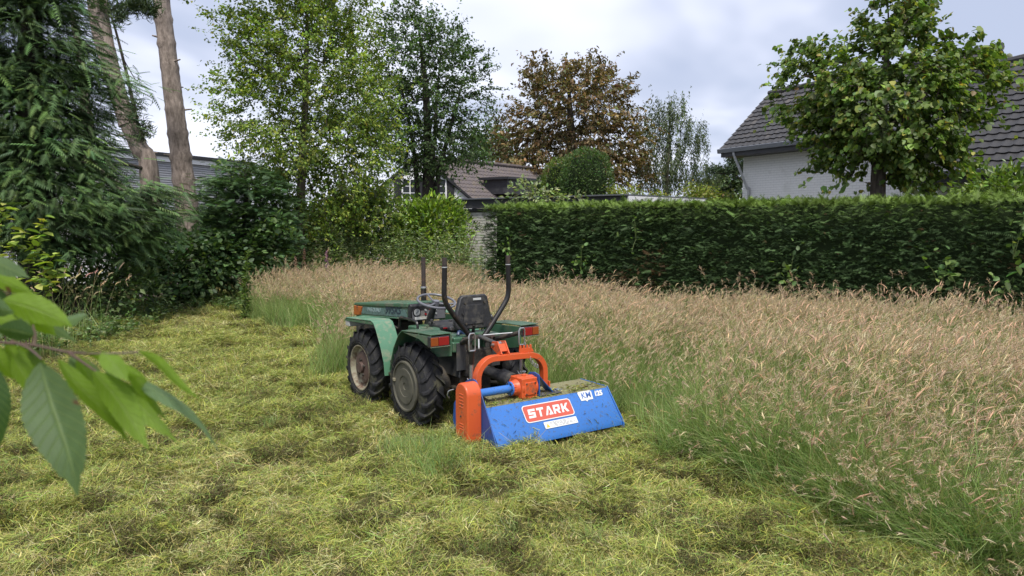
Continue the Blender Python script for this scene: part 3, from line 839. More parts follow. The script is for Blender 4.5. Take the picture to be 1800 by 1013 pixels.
# inner twiggy body
mb = MB()
mb.prism([(.16, 0), (HW - .15, 0), (HW - .2, HT - .07), (.24, HT - .07)], 'x', .2, HLEN)
hb_ = mb.build('core', mat('hedge_core', (.026, .040, .017), .95, var=.5, scale=9, spec=.05), hedge, smooth=False)
hb_.rotation_euler = (0, 0, math.atan2(HD[1], HD[0]))
hb_.scale = (1, 1 if (np.array([-HD[1], HD[0]]) @ HN) > 0 else -1, 1)
def hedge_face(n, per):
    s = hr.random(n) * HLEN; z = hr.random(n) ** .9 * (HT - .05) + .02
    bulge = .08 * (fbm(s * 1.3, z * 2.2, 2, 3) - .45) + .085 * (vnoise(s * 3.4, z * 13, 8) - .5)
    d = .07 - bulge + .05 * np.clip((z - HT + .35) / .35, 0, 1) ** 2
    keep = vnoise(s * 4, z * 13, 17) + hr.normal(0, .16, n) > .20
    s, z, d = s[keep], z[keep], d[keep]; n = len(s)
    S = np.repeat(s, per); Z = np.repeat(z, per); Dd = np.repeat(d, per)
    m = len(S)
    P = hpt(S + hr.normal(0, .06, m), Dd + hr.normal(0, .03, m), Z + hr.normal(0, .012, m))
    yaw = hr.normal(0, .75, m)
    Dv = np.stack([-HN[0] * np.cos(yaw) + HD[0] * np.sin(yaw), -HN[1] * np.cos(yaw) + HD[1] * np.sin(yaw), hr.normal(.12, .28, m)], -1)
    Nv = np.array([0, 0, 1.]) + hr.normal(0, .35, (m, 3)) + .55 * np.stack([-HN[0] * np.ones(m), -HN[1] * np.ones(m), 0 * S], -1)
    L = .088 * np.exp(hr.normal(0, .3, m))
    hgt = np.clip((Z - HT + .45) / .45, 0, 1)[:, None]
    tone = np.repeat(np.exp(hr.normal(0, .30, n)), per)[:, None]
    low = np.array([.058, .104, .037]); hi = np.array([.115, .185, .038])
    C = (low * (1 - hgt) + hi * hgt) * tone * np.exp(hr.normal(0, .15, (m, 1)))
    brown = (hr.random(m) < .012) | ((vnoise(S * .9, Z * 1.6, 44) > .86) & (hr.random(m) < .4)); C[brown] = np.array([.10, .06, .03])
    return P, Dv, Nv, L, C
def hedge_top(n):
    s = hr.random(n) * HLEN; d = hr.random(n) * HW - .03
    P = hpt(s, d, HT - .10 + .05 * (fbm(s * 1.5, d * 3, 4) - .45) + hr.normal(0, .02, n))
    yaw = hr.uniform(0, 6.28, n)
    Dv = np.stack([np.cos(yaw) * .8, np.sin(yaw) * .8, hr.uniform(.25, 1.1, n)], -1); Nv = hr.normal(0, 1, (n, 3)); L = .13 * np.exp(hr.normal(0, .28, n))
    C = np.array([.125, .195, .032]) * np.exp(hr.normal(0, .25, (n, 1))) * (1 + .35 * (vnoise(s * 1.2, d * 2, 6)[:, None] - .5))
    return P, Dv, Nv, L, C
def hedge_end(n):
    d = hr.random(n) * HW; z = hr.random(n) * HT
    P = hpt(.14 + .12 * (fbm(d * 3, z * 3, 9) - .5) + hr.normal(0, .05, n) + .1 * (2 * d / HW - 1) ** 2, d, z); yaw = hr.normal(0, .8, n)
    Dv = np.stack([-HD[0] * np.cos(yaw) + HN[0] * np.sin(yaw), -HD[1] * np.cos(yaw) + HN[1] * np.sin(yaw), hr.normal(.1, .3, n)], -1)
    C = np.array([.03, .055, .02]) * np.exp(hr.normal(0, .3, (n, 1)))
    return P, Dv, np.array([0, 0, 1.]) + hr.normal(0, .4, (n, 3)), .17 * np.exp(hr.normal(0, .25, n)), C
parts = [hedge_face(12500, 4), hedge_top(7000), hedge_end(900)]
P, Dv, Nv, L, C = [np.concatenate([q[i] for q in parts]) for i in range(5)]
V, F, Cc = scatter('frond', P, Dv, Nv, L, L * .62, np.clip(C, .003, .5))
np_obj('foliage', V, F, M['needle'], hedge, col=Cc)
# ------------------------------------------------------------------ compact tractor
GREEN = (.045, .115, .065)
M['green'] = mat('green_paint', GREEN, .36, var=.22, scale=5, dirt=(.11, .12, .08), dirt_amt=.34, dirt_scale=7, coat=.15)
M['green_pale'] = mat('faded_green_paint', (.080, .195, .118), .40, var=.18, scale=6, dirt=(.20, .22, .15), dirt_amt=.3, dirt_scale=9)
M['stripe'] = mat('stripe_decal', (.10, .17, .15), .5, var=.2, scale=14, dirt=(.05, .08, .06), dirt_amt=.35, dirt_scale=22)
M['print_dark'] = mat('print_dark', (.02, .035, .05), .5)
M['print_pale'] = mat('print_pale', (.26, .34, .33), .5)
M['print_white'] = mat('print_white', (.62, .63, .63), .5, var=.05, dirt=(.45, .40, .35), dirt_amt=.12, dirt_scale=14)
M['black_plastic'] = mat('black_plastic', (.018, .018, .020), .48, var=.3, scale=8, dirt=(.07, .065, .055), dirt_amt=.3, dirt_scale=9, bump=.1)
M['black_paint'] = mat('worn_black_paint', (.009, .008, .008), .34, var=.3, scale=9, dirt=(.06, .035, .022), dirt_amt=.2, dirt_scale=12)
M['rusty_pipe'] = mat('rusty_pipe', (.035, .026, .023), .6, var=.35, scale=14, dirt=(.07, .04, .03), dirt_amt=.3, dirt_scale=16)
M['rubber'] = mat('tyre_rubber', (.020, .020, .022), .75, var=.25, scale=9, dirt=(.075, .072, .045), dirt_amt=.26, dirt_scale=8, bump=.15, bump_scale=60, spec=.3)
M['rim_cream'] = mat('cream_rim', (.26, .245, .17), .55, var=.2, scale=9, dirt=(.12, .075, .05), dirt_amt=.45, dirt_scale=9)
M['rim_brown'] = mat('rusted_wheel_centre', (.075, .044, .034), .7, var=.25, scale=8, dirt=(.30, .28, .21), dirt_amt=.12, dirt_scale=5)
M['weight'] = mat('wheel_weight', (.058, .055, .042), .62, var=.2, scale=6, dirt=(.09, .085, .06), dirt_amt=.45, dirt_scale=6)
M['iron'] = mat('greasy_iron', (.030, .029, .028), .55, .35, var=.4, scale=9, dirt=(.09, .075, .055), dirt_amt=.45, dirt_scale=8, bump=.3)
M['grey_plate'] = mat('grey_plate', (.048, .050, .052), .5, .1, var=.3, scale=6, dirt=(.10, .09, .07), dirt_amt=.3, dirt_scale=8)
M['steel'] = mat('bright_steel', (.42, .42, .42), .35, .85, var=.15, scale=14, dirt=(.2, .16, .12), dirt_amt=.2, dirt_scale=20)
M['wheel_grey'] = mat('steering_wheel_grey', (.12, .122, .14), .35, var=.15)
M['red_lens'] = mat('red_lens', (.24, .010, .012), .16, var=.1, coat=.5)
M['amber_lens'] = mat('amber_lens', (.24, .055, .012), .18, var=.1, coat=.5)
M['amber_dark'] = mat('amber_marker', (.36, .095, .02), .3, var=.2, dirt=(.12, .05, .02), dirt_amt=.2, dirt_scale=14)
M['chrome'] = mat('chrome_edge', (.62, .62, .62), .2, .9)
M['dash'] = mat('dash_grey', (.085, .085, .092), .5, var=.15, dirt=(.14, .135, .12), dirt_amt=.2)
M['dial'] = mat('dial_face', (.30, .31, .31), .4)
M['lamp_glass'] = mat('lamp_glass', (.45, .46, .45), .25, var=.15, dirt=(.3, .29, .25), dirt_amt=.25)
M['beige'] = mat('beige_case', (.42, .38, .30), .5)

tractor = empty('tractor', T_O, T_TH)
tag(tractor, 'small green articulated tractor without cab parked beside the tall grass', 'tractor')

def wheel(x, y, out, kind):
    """out: -1 outer face looks to -x"""
    w = empty('wheel', (x, y, .395), 0); w.parent = tractor
    RW, RR, HW_ = .385, .235, .105
    prof = [(RR, -HW_ * .86), (RR + .02, -HW_), (RR + .07, -HW_ * 1.04), (RW - .05, -HW_ * .98), (RW - .015, -HW_ * .84), (RW, -HW_ * .5), (RW + .003, 0), (RW, HW_ * .5), (RW - .015, HW_ * .84), (RW - .05, HW_ * .98), (RR + .07, HW_ * 1.04), (RR + .02, HW_), (RR, HW_ * .86)]
    mb = MB().lathe(prof, (0, 0, 0), 'x', 56)
    for rr_ in (.27, .292): mb.lathe([(rr_ - .004, out * (HW_ * 1.02)), (rr_, out * (HW_ * 1.085)), (rr_ + .004, out * (HW_ * 1.02))], (0, 0, 0), 'x', 48)
    nl = 19
    for k in range(nl):          # chevron lugs, each a slanted bar wrapped over the shoulder
        for side in (-1, 1):
            a0 = 2 * math.pi * (k + (.5 if side > 0 else 0)) / nl
            prev = None; pts = []
            for t, rr in ((.02, RW + .024), (.45, RW + .026), (.86, RW + .016), (1.06, RW - .03), (1.07, RW - .062)):
                a = a0 + .26 * t
                pts.append((side * HW_ * t * 1.0, a, rr))
            b = len(mb.v); hw = .043
            for (xx, a, rr) in pts:
                for da, dr_ in ((-hw, -.045), (-hw * .72, 0), (hw * .72, 0), (hw, -.045)):
                    r2 = rr + dr_
                    mb.v.append((xx, -math.sin(a + da) * r2 * 1.0, math.cos(a + da) * r2))
            for i in range(len(pts) - 1):
                for j in range(3):
                    q = b + i * 4 + j; mb.f.append([q, q + 1, q + 5, q + 4])
            mb.f.append([b, b + 1, b + 2, b + 3]); e = b + (len(pts) - 1) * 4; mb.f.append([e, e + 1, e + 2, e + 3])
    mb.build('tyre', M['rubber'], w, ang=30)
    o_ = out
    if kind == 'rim':
        MB().lathe([(.238, o_ * .098), (.243, o_ * .108), (.232, o_ * .108), (.205, o_ * .062), (.178, o_ * .055), (.178, o_ * .02)], (0, 0, 0), 'x', 48).build('rim', M['rim_cream'], w)
        mb = MB().lathe([(.182, o_ * .05), (.165, o_ * .075), (.12, o_ * .088), (.06, o_ * .082), (.055, o_ * .11), (.03, o_ * .112), (.0, o_ * .112)], (0, 0, 0), 'x', 40)
        mb.build('wheel_centre', M['rim_brown'], w)
        mb = MB()
        for k in range(5):
            a = 2 * math.pi * k / 5 + .3; mb.cyl((o_ * .08, .085 * math.cos(a), .085 * math.sin(a)), (o_ * .104, .085 * math.cos(a), .085 * math.sin(a)), .013, 6)
        mb.build('wheel_nuts', M['iron'], w)
    else:
        MB().lathe([(.238, o_ * .09), (.243, o_ * .118), (.236, o_ * .128), (.222, o_ * .128), (.215, o_ * .116), (.17, o_ * .117), (.165, o_ * .124), (.10, o_ * .125), (.096, o_ * .119), (.035, o_ * .119), (.03, o_ * .112), (0, o_ * .112)], (0, 0, 0), 'x', 56).build('rim', M['weight'], w)
        mb = MB(); mb.box((o_ * .125, .205, .03), (.02, .035, .03)); mb.build('lug_bolt', M['rim_cream'], w, bevel=.004)
    return w
wheel(-.475, 0, -1, 'weight'); wheel(.475, 0, 1, 'weight')
wheel(-.475, 1.05, -1, 'rim'); wheel(.475, 1.05, 1, 'rim')

# chassis, gearboxes and axles
mb = MB(); mb.box((0, .08, .52), (.36, .78, .40)); mb.box((0, 1.25, .55), (.30, 1.30, .30)); mb.cyl((-.42, 0, .395), (.42, 0, .395), .075, 14); mb.cyl((-.42, 1.05, .395), (.42, 1.05, .395), .075, 14)
mb.cyl((-.30, 0, .395), (-.18, 0, .395), .14, 16, .17); mb.cyl((.30, 0, .395), (.18, 0, .395), .14, 16, .17)
mb.cyl((0, .52, .35), (0, .52, .78), .08, 14); mb.box((0, -.33, .62), (.30, .10, .26))
mb.build('transmission', M['iron'], tractor, bevel=.015)
mb = MB(); mb.box((0, 1.46, .68), (.36, .84, .32)); mb.box((-.19, 1.30, .72), (.06, .30, .16)); mb.cyl((-.20, 1.62, .62), (-.16, 1.62, .62), .10, 18); mb.tube(smooth_path([(-.2, 1.1, .80), (-.25, .95, .74), (-.2, .78, .62)], 5), .018, 7)
mb.tube(smooth_path([(-.19, 1.5, .84), (-.24, 1.2, .86), (-.2, .9, .8)], 5), .014, 7)
mb.build('engine', M['iron'], tractor, bevel=.01)
mb = MB(); mb.box((0, 1.93, .70), (.42, .10, .24)); mb.box((0, 2.0, .58), (.30, .05, .1)); mb.build('front_grille', M['black_plastic'], tractor, bevel=.01)
for c_, d_ in (((-.16, -.365, .69), (.17, .012, .26)), ((-.205, -.15, .64), (.012, .42, .30)), ((.16, -.365, .69), (.17, .012, .26))): MB().box(c_, d_).build('rear_plate', M['grey_plate'], tractor, bevel=.004)

# hood: a wedge that falls to the front
def hz(y): return 1.098 - (y - .64) * .090
mb = MB()
yb, yf = .64, 1.985
def hexa(x0, x1, ya, yb_, zlo_a, zhi_a, zlo_b, zhi_b):
    return [(x0, ya, zlo_a), (x1, ya, zlo_a), (x1, ya, zhi_a), (x0, ya, zhi_a), (x0, yb_, zlo_b), (x1, yb_, zlo_b), (x1, yb_, zhi_b), (x0, yb_, zhi_b)], [(0, 1, 2, 3), (4, 5, 6, 7), (0, 1, 5, 4), (3, 2, 6, 7), (0, 3, 7, 4), (1, 2, 6, 5)]
mb.add(*hexa(-.215, .215, yb, yf - .02, .918, hz(yb) - .02, .818, hz(yf) - .02)); mb.build('hood', M['green'], tractor, bevel=.012)
mb = MB().add(*hexa(-.228, .228, yb - .01, yf, hz(yb) - .045, hz(yb), hz(yf) - .03, hz(yf))); mb.build('hood_lid', M['green'], tractor, bevel=.010)
for s in (-1, 1):
    mb = MB().add(*hexa(s * .216, s * .2205, yb + .015, 1.80, .945, hz(yb) - .07, .865, hz(1.8) - .045)); st = mb.build('stripe', M['stripe'], tractor, bevel=.002)
    mb = MB().add(*hexa(s * .214, s * .223, yb + .005, 1.86, .927, .940, .832, .845)); mb.build('trim_strip', M['green_pale'], tractor, bevel=.003)
    v = MB().add([(s * .212, 1.80, .845), (s * .212, 1.97, .825), (s * .212, 1.97, hz(1.97) - .03), (s * .212, 1.74, hz(1.74) - .045), (s * .232, 1.82, .850), (s * .232, 1.985, .835), (s * .232, 1.985, hz(1.97) - .032), (s * .232, 1.76, hz(1.74) - .05)], [(0, 1, 2, 3), (4, 5, 6, 7), (0, 1, 5, 4), (1, 2, 6, 5), (2, 3, 7, 6), (0, 3, 7, 4)])
    v.build('front_marker', M['amber_dark'], tractor, bevel=.006)
    # lettering on the side of the hood
    th = math.atan(.075)
    rot = Matrix.Rotation(R(90), 4, 'Z') @ Matrix.Rotation(R(90), 4, 'X') if s > 0 else Matrix.Rotation(R(-90), 4, 'Z') @ Matrix.Rotation(R(90), 4, 'X')
    tilt = Matrix.Rotation(th * (1 if s < 0 else -1), 4, 'Z')
    text_mesh('lettering', '995RS', M['print_dark'], st, Matrix.Translation((s * .2215, .98, .988)) @ rot @ tilt, .115, .0035, .25, .001, 1.25)
    text_mesh('lettering', 'PASQUALI', M['print_pale'], st, Matrix.Translation((s * .2215, 1.45, .945)) @ rot @ tilt, .062, .001, .1, .001, 1.2)

# dashboard
mb = MB().prism([(.652, .905), (.652, 1.07), (.60, 1.095), (.575, 1.07), (.60, .905)], 'x', -.215, .215); dsh = mb.build('dashboard', M['black_plastic'], tractor, bevel=.012)
n_d = Vector((0, -.165, .028)).normalized()
mb = MB().box((0, .583, .985), (.39, .008, .135), rot=(R(-8), 0, 0)); fc = mb.build('instrument_panel', M['dash'], dsh, bevel=.004)
mb = MB().lathe([(.044, -.014), (.046, .0), (.038, -.002), (.036, -.010)], (-.145, .582, 1.005), 'y', 26); mb.build('gauge_bezel', M['black_plastic'], dsh)
MB().cyl((-.145, .577, 1.005), (-.145, .571, 1.005), .036, 24).build('gauge', M['dial'], dsh)
MB().box((-.140, .5685, 1.008), (.004, .002, .045), rot=(0, R(50), 0)).build('needle', M['print_dark'], dsh)
for i in range(6):
    c = (-.045 + .062 * (i % 3), .576, 1.02 - .042 * (i // 3)); MB().cyl(c, (c[0], c[1] - .014, c[2]), .011, 10).build('switch', M['red_lens'] if i in (1, 3) else M['dial'], dsh)
MB().box((-.09, .572, .94), (.16, .006, .030), rot=(R(-8), 0, 0)).build('warning_plate', M['lamp_glass'], dsh, bevel=.002)
# steering column and wheel
sc_, sr = Vector((.0, .42, 1.125)), .195
colm = MB().tube([(0, .60, .86), (0, .52, .98), tuple(sc_ - Vector((0, -.03, .03)))], [.045, .035, .028], 12).build('steering_column', M['black_plastic'], tractor)
swm = MB(); pts = []
ex = Vector((1, 0, 0)); ey = Vector((0, math.cos(R(16)), math.sin(R(16)))); ez = ex.cross(ey)
ring = [sc_ + (ex * math.cos(2 * math.pi * k / 40) + ey * math.sin(2 * math.pi * k / 40)) * sr for k in range(41)]
swm.tube(ring, .0125, 9, cap=False)
for a in (90, 210, 330):
    d = ex * math.cos(R(a)) + ey * math.sin(R(a)); swm.tube([sc_ - ez * .02, sc_ + d * sr * .5 - ez * .02, sc_ + d * sr], [.011, .010, .009], 8)
swm.cyl(sc_ - ez * .045, sc_ + ez * .006, .032, 18)
swm.build('steering_wheel', M['wheel_grey'], tractor)
# platform, cowls and levers
mb = MB(); mb.box((0, .55, .70), (.46, .14, .34)); mb.box((-.20, .44, .80), (.10, .20, .16)); mb.box((.22, .44, .80), (.10, .20, .16)); mb.box((0, .25, .735), (.50, .40, .03)); mb.box((-.16, -.20, .80), (.20, .30, .14)); mb.box((.17, -.20, .80), (.20, .30, .14)); mb.box((-.19, .12, .84), (.10, .18, .12)); mb.box((-.17, -.33, .78), (.22, .06, .10))
mb.build('cowl', M['green'], tractor, bevel=.015)
for (x, y, h, dx_) in ((-.08, .36, .18, -.04), (.06, .34, .16, .03), (-.20, -.02, .16, -.03), (.21, -.05, .15, .02)): mb = MB().tube([(x, y, .76), (x + dx_ * .5, y - .02, .76 + h * .6), (x + dx_, y - .05, .76 + h)], [.008, .007, .007], 7); mb.lathe([(0, h + .785), (.017, h + .775), (.017, h + .755), (0, h + .745)], (x + dx_, y - .05, 0), 'z', 10); mb.build('lever', M['black_plastic'], tractor)
MB().tube(smooth_path([(-.15, -.24, .87), (-.12, -.22, .90), (-.06, -.2, .86)], 4), .016, 8).build('hydraulic_hose', mat('blue_hose', (.02, .04, .10), .4), tractor)
MB().box((-.135, .03, .905), (.06, .03, .012)).build('warning_sticker', M['red_lens'], tractor, bevel=.002)

# mudguards
def fender(side):
    xo, xi = side * .60, side * .385
    a, b = min(xo, xi), max(xo, xi)
    # front guard: level top, then down behind the tyre
    path = [(1.375, .862), (1.345, .893), (.72, .932), (.655, .915), (.60, .852), (.50, .69), (.435, .55), (.415, .42)]
    f = MB().sheet(path[::-1], 'x', a, b, .010).build('front_mudguard', M['green_pale'], tractor, bevel=.003)
    mb = MB().prism([(1.36, .87), (1.33, .888), (.70, .926), (.65, .905), (.60, .845), (.58, .80), (1.33, .855)], 'x', xi - side * .002, xi + side * .010)
    mb.build('inner_skirt', M['green'], f)
    MB().prism([(1.345, .888), (.72, .926), (.66, .908), (.69, .900), (1.34, .868)], 'x', xo - side * .012, xo - side * .001).build('rolled_edge', M['green'], f)
    pl = MB().box((side * .495, .572, .812), (.13, .004, .075), rot=(R(-32), 0, 0)).build('reflective_plate', M['print_white'], f, bevel=.002)
    mb = MB().box((side * .50, 1.325, .838), (.19, .11, .062)); fl = mb.build('front_lamp', M['lamp_glass'], f, bevel=.012)
    # rear guard with lamp box
    path = [(.30, .50), (.265, .60), (.205, .73), (.10, .87), (.03, .915), (-.30, .938), (-.515, .945)]
    g = MB().sheet(path, 'x', a, b, -.010).build('rear_mudguard', M['green'], tractor, bevel=.003)
    MB().prism([(.02, .908), (-.512, .938), (-.512, .845), (-.42, .848), (-.30, .885), (-.10, .898)], 'x', xo - side * .014, xo - side * .002).build('side_skirt', M['green'], g, bevel=.003)
    MB().prism([(.16, .78), (.03, .905), (-.512, .938), (-.512, .74), (-.30, .70), (0, .70)], 'x', xi - side * .004, xi + side * .010).build('inner_skirt', M['green'], g, bevel=.003)
    lb = MB().box((side * .505, -.490, .884), (.205, .05, .098)).build('tail_lamp', M['black_plastic'], g, bevel=.008)
    MB().box((side * .468, -.518, .886), (.105, .014, .076)).build('red_lens', M['red_lens'], lb, bevel=.004)
    MB().box((side * .562, -.518, .886), (.074, .014, .076)).build('amber_lens', M['amber_lens'], lb, bevel=.004)
    MB().box((side * .505, -.522, .840), (.20, .008, .007)).build('chrome_trim', M['chrome'], lb)
    # hand rail on the guard
    x = side * .43
    MB().tube(smooth_path([(x, .42, .885), (x, .40, .975), (x, .36, .995), (x, .12, .995), (x, .045, .975), (x, .03, .90)], 6), .013, 9).build('grab_rail', M['black_paint'], tractor)
fender(-1); fender(1)

# roll bar: two cut posts spreading upwards
for s in (-1, 1):
    p = smooth_path([(s * .078, -.35, .86), (s * .17, -.35, .97), (s * .285, -.35, 1.115), (s * .343, -.35, 1.20), (s * .360, -.35, 1.28), (s * .358, -.35, 1.40), (s * .354, -.35, 1.545)], 6)
    rb = MB().tube(p, .0245, 14).build('roll_bar_post', M['black_paint'], tractor)
    MB().cyl((s * .354, -.35, 1.545), (s * .353, -.35, 1.615), .0225, 14).build('post_tip', M['rusty_pipe'], rb)
    MB().lathe([(.0255, 1.525), (.0265, 1.529), (.0255, 1.533)], (s * .3545, -.35, 0), 'z', 14).build('weld_ring', M['grey_post'], rb)
mb = MB(); mb.box((0, -.35, .855), (.34, .10, .022)); mb.box((-.13, -.36, .80), (.02, .09, .11)); mb.box((.13, -.36, .80), (.02, .09, .11)); mb.build('roll_bar_foot', M['rusty_pipe'], tractor, bevel=.004)
# exhaust stack
ex_ = MB().tube([(.20, 1.05, .95), (.20, 1.05, 1.20)], .031, 14).build('exhaust_pipe', M['black_paint'], tractor)
MB().cyl((.20, 1.05, 1.20), (.20, 1.05, 1.545), .0245, 14).build('exhaust_tip', M['rusty_pipe'], ex_)
MB().lathe([(.0325, 1.195), (.0345, 1.20), (.0345, 1.213), (.0325, 1.218)], (.20, 1.05, 0), 'z', 14).build('clamp', M['steel'], ex_)

# seat seen from behind
st = MB()
sb = [(-.180, .905), (-.212, .96), (-.200, 1.03), (-.140, 1.215), (-.105, 1.238), (.150, 1.238), (.178, 1.215), (.212, 1.02), (.208, .95), (.165, .905)]
SX, SY = .055, -.20
q = Matrix.Translation((SX, SY, 0)) @ Matrix.Rotation(R(0), 4, 'Z')
mb = MB(); mb.prism([(x, z) for x, z in sb], 'y', 0, .055); bk = mb.build('seat_back', M['black_plastic'], tractor, bevel=.018, seg=3)
bk.matrix_local = Matrix.Translation((SX, SY, 0)) @ Matrix.Translation((0, 0, .92)) @ Matrix.Rotation(R(-4), 4, 'X') @ Matrix.Translation((0, 0, -.92))
mb = MB(); mb.box((0, -.004, 1.05), (.22, .012, .19)); mb.build('back_shell', M['black_plastic'], bk, bevel=.006)
for (x, z) in ((-.09, 1.16), (.13, 1.16), (-.09, .965), (.10, .965), (-.12, 1.06)): MB().cyl((x, -.003, z), (x, -.016, z), .010, 8).build('bolt', M['iron'], bk)
MB().box((.045, -.008, 1.195), (.09, .014, .022)).build('name_plate', M['lamp_glass'], bk, bevel=.003)
mb = MB().prism([(-.05, .88), (.05, .865), (.38, .875), (.42, .90), (.40, .93), (.10, .915), (-.03, .925)], 'x', SX - .17, SX + .17); mb.build('seat_cushion', M['black_plastic'], tractor, bevel=.02, seg=3)
mb = MB(); mb.box((SX, .10, .82), (.16, .22, .10)); mb.tube([(SX, -.12, .80), (SX, -.19, .88), (SX, -.20, .95)], .018, 8); mb.build('seat_bracket', M['black_paint'], tractor, bevel=.006)

# three point linkage
for s in (-1, 1):
    x = s * .275
    MB().tube([(s * .16, -.30, .80), (x, -.62, .90), (x, -.66, .905)], [.026, .022, .02], 10).build('lift_arm', M['iron'], tractor)
    y0 = -.68
    lp = [(x - .028, y0, .80), (x - .032, y0, .83), (x - .032, y0, .935), (x - .02, y0, .955), (x + .02, y0, .955), (x + .032, y0, .935), (x + .032, y0, .83), (x + .028, y0, .80), (x - .028, y0, .80)]
    lr = MB().tube(lp, .0075, 8).build('clevis', M['steel'], tractor)
    MB().cyl((x, y0, .80), (x, y0 + .01, .68), .022, 12).build('rod_sleeve', M['black_paint'], lr)
    MB().cyl((x, y0 + .01, .68), (x, y0 + .02, .50), .018, 12).build('lift_rod', M['steel'], lr)
    mb = MB(); mb.cyl((x - .02, y0 + .01, .545), (x + .05, y0 + .01, .535), .010, 8); mb.tube(smooth_path([(x - .05, y0, .56), (x - .04, y0 - .02, .53), (x, y0 - .02, .515), (x + .03, y0, .54)], 4), .006, 6); mb.build('adjuster', M['steel'], lr)
    MB().tube([(s * .17, -.15, .36), (s * .26, -.62, .42), (s * .29, -.92, .40)], [.022, .020, .024], 8).build('lower_link', M['iron'], tractor)
def m2t(x, y, z):
    p = M_O + x * np.array([math.cos(M_TH), math.sin(M_TH), 0]) + y * np.array([-math.sin(M_TH), math.cos(M_TH), 0]) - T_O
    return (float(p @ T_R), float(p @ T_F), z)
pin = Vector(m2t(.431, .675, .82))
tl = MB().tube([(.0, -.38, .865), Vector((.0, -.38, .865)).lerp(pin, .5), pin], [.022, .020, .020], 12).build('top_link', M['grey_plate'], tractor)
MB().cyl(pin - Vector((.03, 0, 0)), pin + Vector((.03, 0, 0)), .024, 12).build('link_end', M['steel'], tl)
MB().tube([(-.02, -.40, .84), (-.15, -.60, .80)], .007, 6).build('check_rod', M['grey_post'], tractor)
MB().tube([(.30, -.60, .905), (.02, -.42, .88)], .006, 6).build('check_rod', M['grey_post'], tractor)
MB().tube([(0, -.36, .56), m2t(.47, .66, .518)], [.045, .055], 16).build('drive_shaft', M['black_plastic'], tractor)
mb = MB()
for i, (a, b) in enumerate((((.30, -.70, .80), (.32, -.86, .62)),)):
    a = Vector(a); b = Vector(b); n = 11
    for k in range(n):
        t = k / (n - 1); p = a.lerp(b, t) - Vector((0, 0, .05 * math.sin(t * math.pi))); u = .0105
        d1 = Vector((u, 0, 0)) if k % 2 else Vector((0, u, 0))
        mb.tube([p + d1 * math.cos(w) + Vector((0, 0, .017)) * math.sin(w) for w in [2 * math.pi * j / 8 for j in range(9)]], .0035, 5, cap=False)
mb.build('chain', M['steel'], tractor)
# ------------------------------------------------------------------ flail mower behind the tractor
M['blue'] = mat('blue_paint', (.035, .150, .47), .36, var=.10, scale=4, dirt=(.07, .085, .10), dirt_amt=.16, dirt_scale=42, coat=.25)
M['blue_dark'] = mat('blue_paint_shaded', (.020, .075, .27), .45, var=.15, scale=5, dirt=(.05, .06, .07), dirt_amt=.2, dirt_scale=14)  # darker copy of the blue, with the left plate's shade in the colour
M['orange'] = mat('orange_paint', (.56, .088, .022), .42, var=.10, scale=5, dirt=(.20, .075, .035), dirt_amt=.16, dirt_scale=14, coat=.2)
M['badge_red'] = mat('badge_red', (.48, .085, .055), .45, var=.06)
M['dusty_deck'] = mat('dusty_blue_deck', (.19, .18, .095), .85, var=.25, scale=9, dirt=(.05, .13, .33), dirt_amt=.06, dirt_scale=6, bump=.3, bump_scale=70)
MW = 1.37
mower = empty('flail_mower', M_O, M_TH)
tag(mower, 'blue and orange flail mower hitched behind the small tractor', 'mower')
YT, ZT, ZL = .225, .383, .10           # top edge and lower lip of the back panel
# back panel (slopes down to the rear) with a folded lip, and the top deck
hp = MB().sheet([(YT, ZT), (.012, ZL + .012), (.004, ZL - .028)], 'x', 0.006, MW - .006, .007).build('hood', M['blue'], mower, bevel=.003)
MB().sheet([(.62, ZT + .006), (YT + .002, ZT + .002)], 'x', .006, MW - .006, .006).build('deck', M['dusty_deck'], mower, bevel=.002)
MB().sheet([(.72, .14), (.62, ZT)], 'x', .006, MW - .006, .006).build('front_panel', M['blue_dark'], mower)
# side plates
plate = [(.455, .59), (.40, .603), (.352, .597), (.315, .568), (.279, .525), (.197, .398), (.028, .115), (-.004, .085), (-.004, .055), (.03, .022), (.098, .012), (.19, .003), (.55, .003), (.70, .06), (.75, .16), (.73, .32), (.62, .44), (.52, .56)]
pr = [(y, z) for y, z in plate if not (z > .41)]
sp = MB().prism(plate, 'x', -.006, .004).build('side_plate', M['blue_dark'], mower, bevel=.002)
for (y, z) in ((.14, .06), (.05, .08), (.22, .05)): MB().cyl((-.006, y, z), (-.02, y, z), .011, 6).build('bolt', M['iron'], sp)
MB().prism([(.62, ZT + .01), (.225, ZT + .01), (.0, .115), (-.012, .09), (-.012, .05), (.03, .015), (.55, .003), (.70, .06), (.75, .16), (.72, .32)], 'x', MW - .004, MW + .006).build('side_plate', M['blue'], mower, bevel=.002)
# belt cover: an upright rounded box on the left plate
R_ = .103; cy, zt_, zb_ = .348, .595 - R_, .055 + R_ * .8
st_ = arc((cy, zt_), R_, 0, 180, 14) + arc((cy, zb_), R_, 180, 360, 14)
bc = MB().prism(st_, 'x', -.150, -.007).build('belt_cover', M['orange'], mower, bevel=.016, seg=3)
for z in (.505, .48, .455, .43, .405): pass
for i, z in enumerate((.500, .472, .444, .416, .388, .245, .222, .199)):
    MB().box((-.1505, .345, z), (.006, .066, .009)).build('vent_slot', M['orange'], bc, bevel=.003)
MB().cyl((-.149, .350, .125), (-.1525, .350, .125), .017, 16).build('drain_hole', M['black_trim'], bc)
MB().cyl((-.149, .350, .31), (-.156, .350, .31), .009, 8).build('bolt', M['iron'], bc)
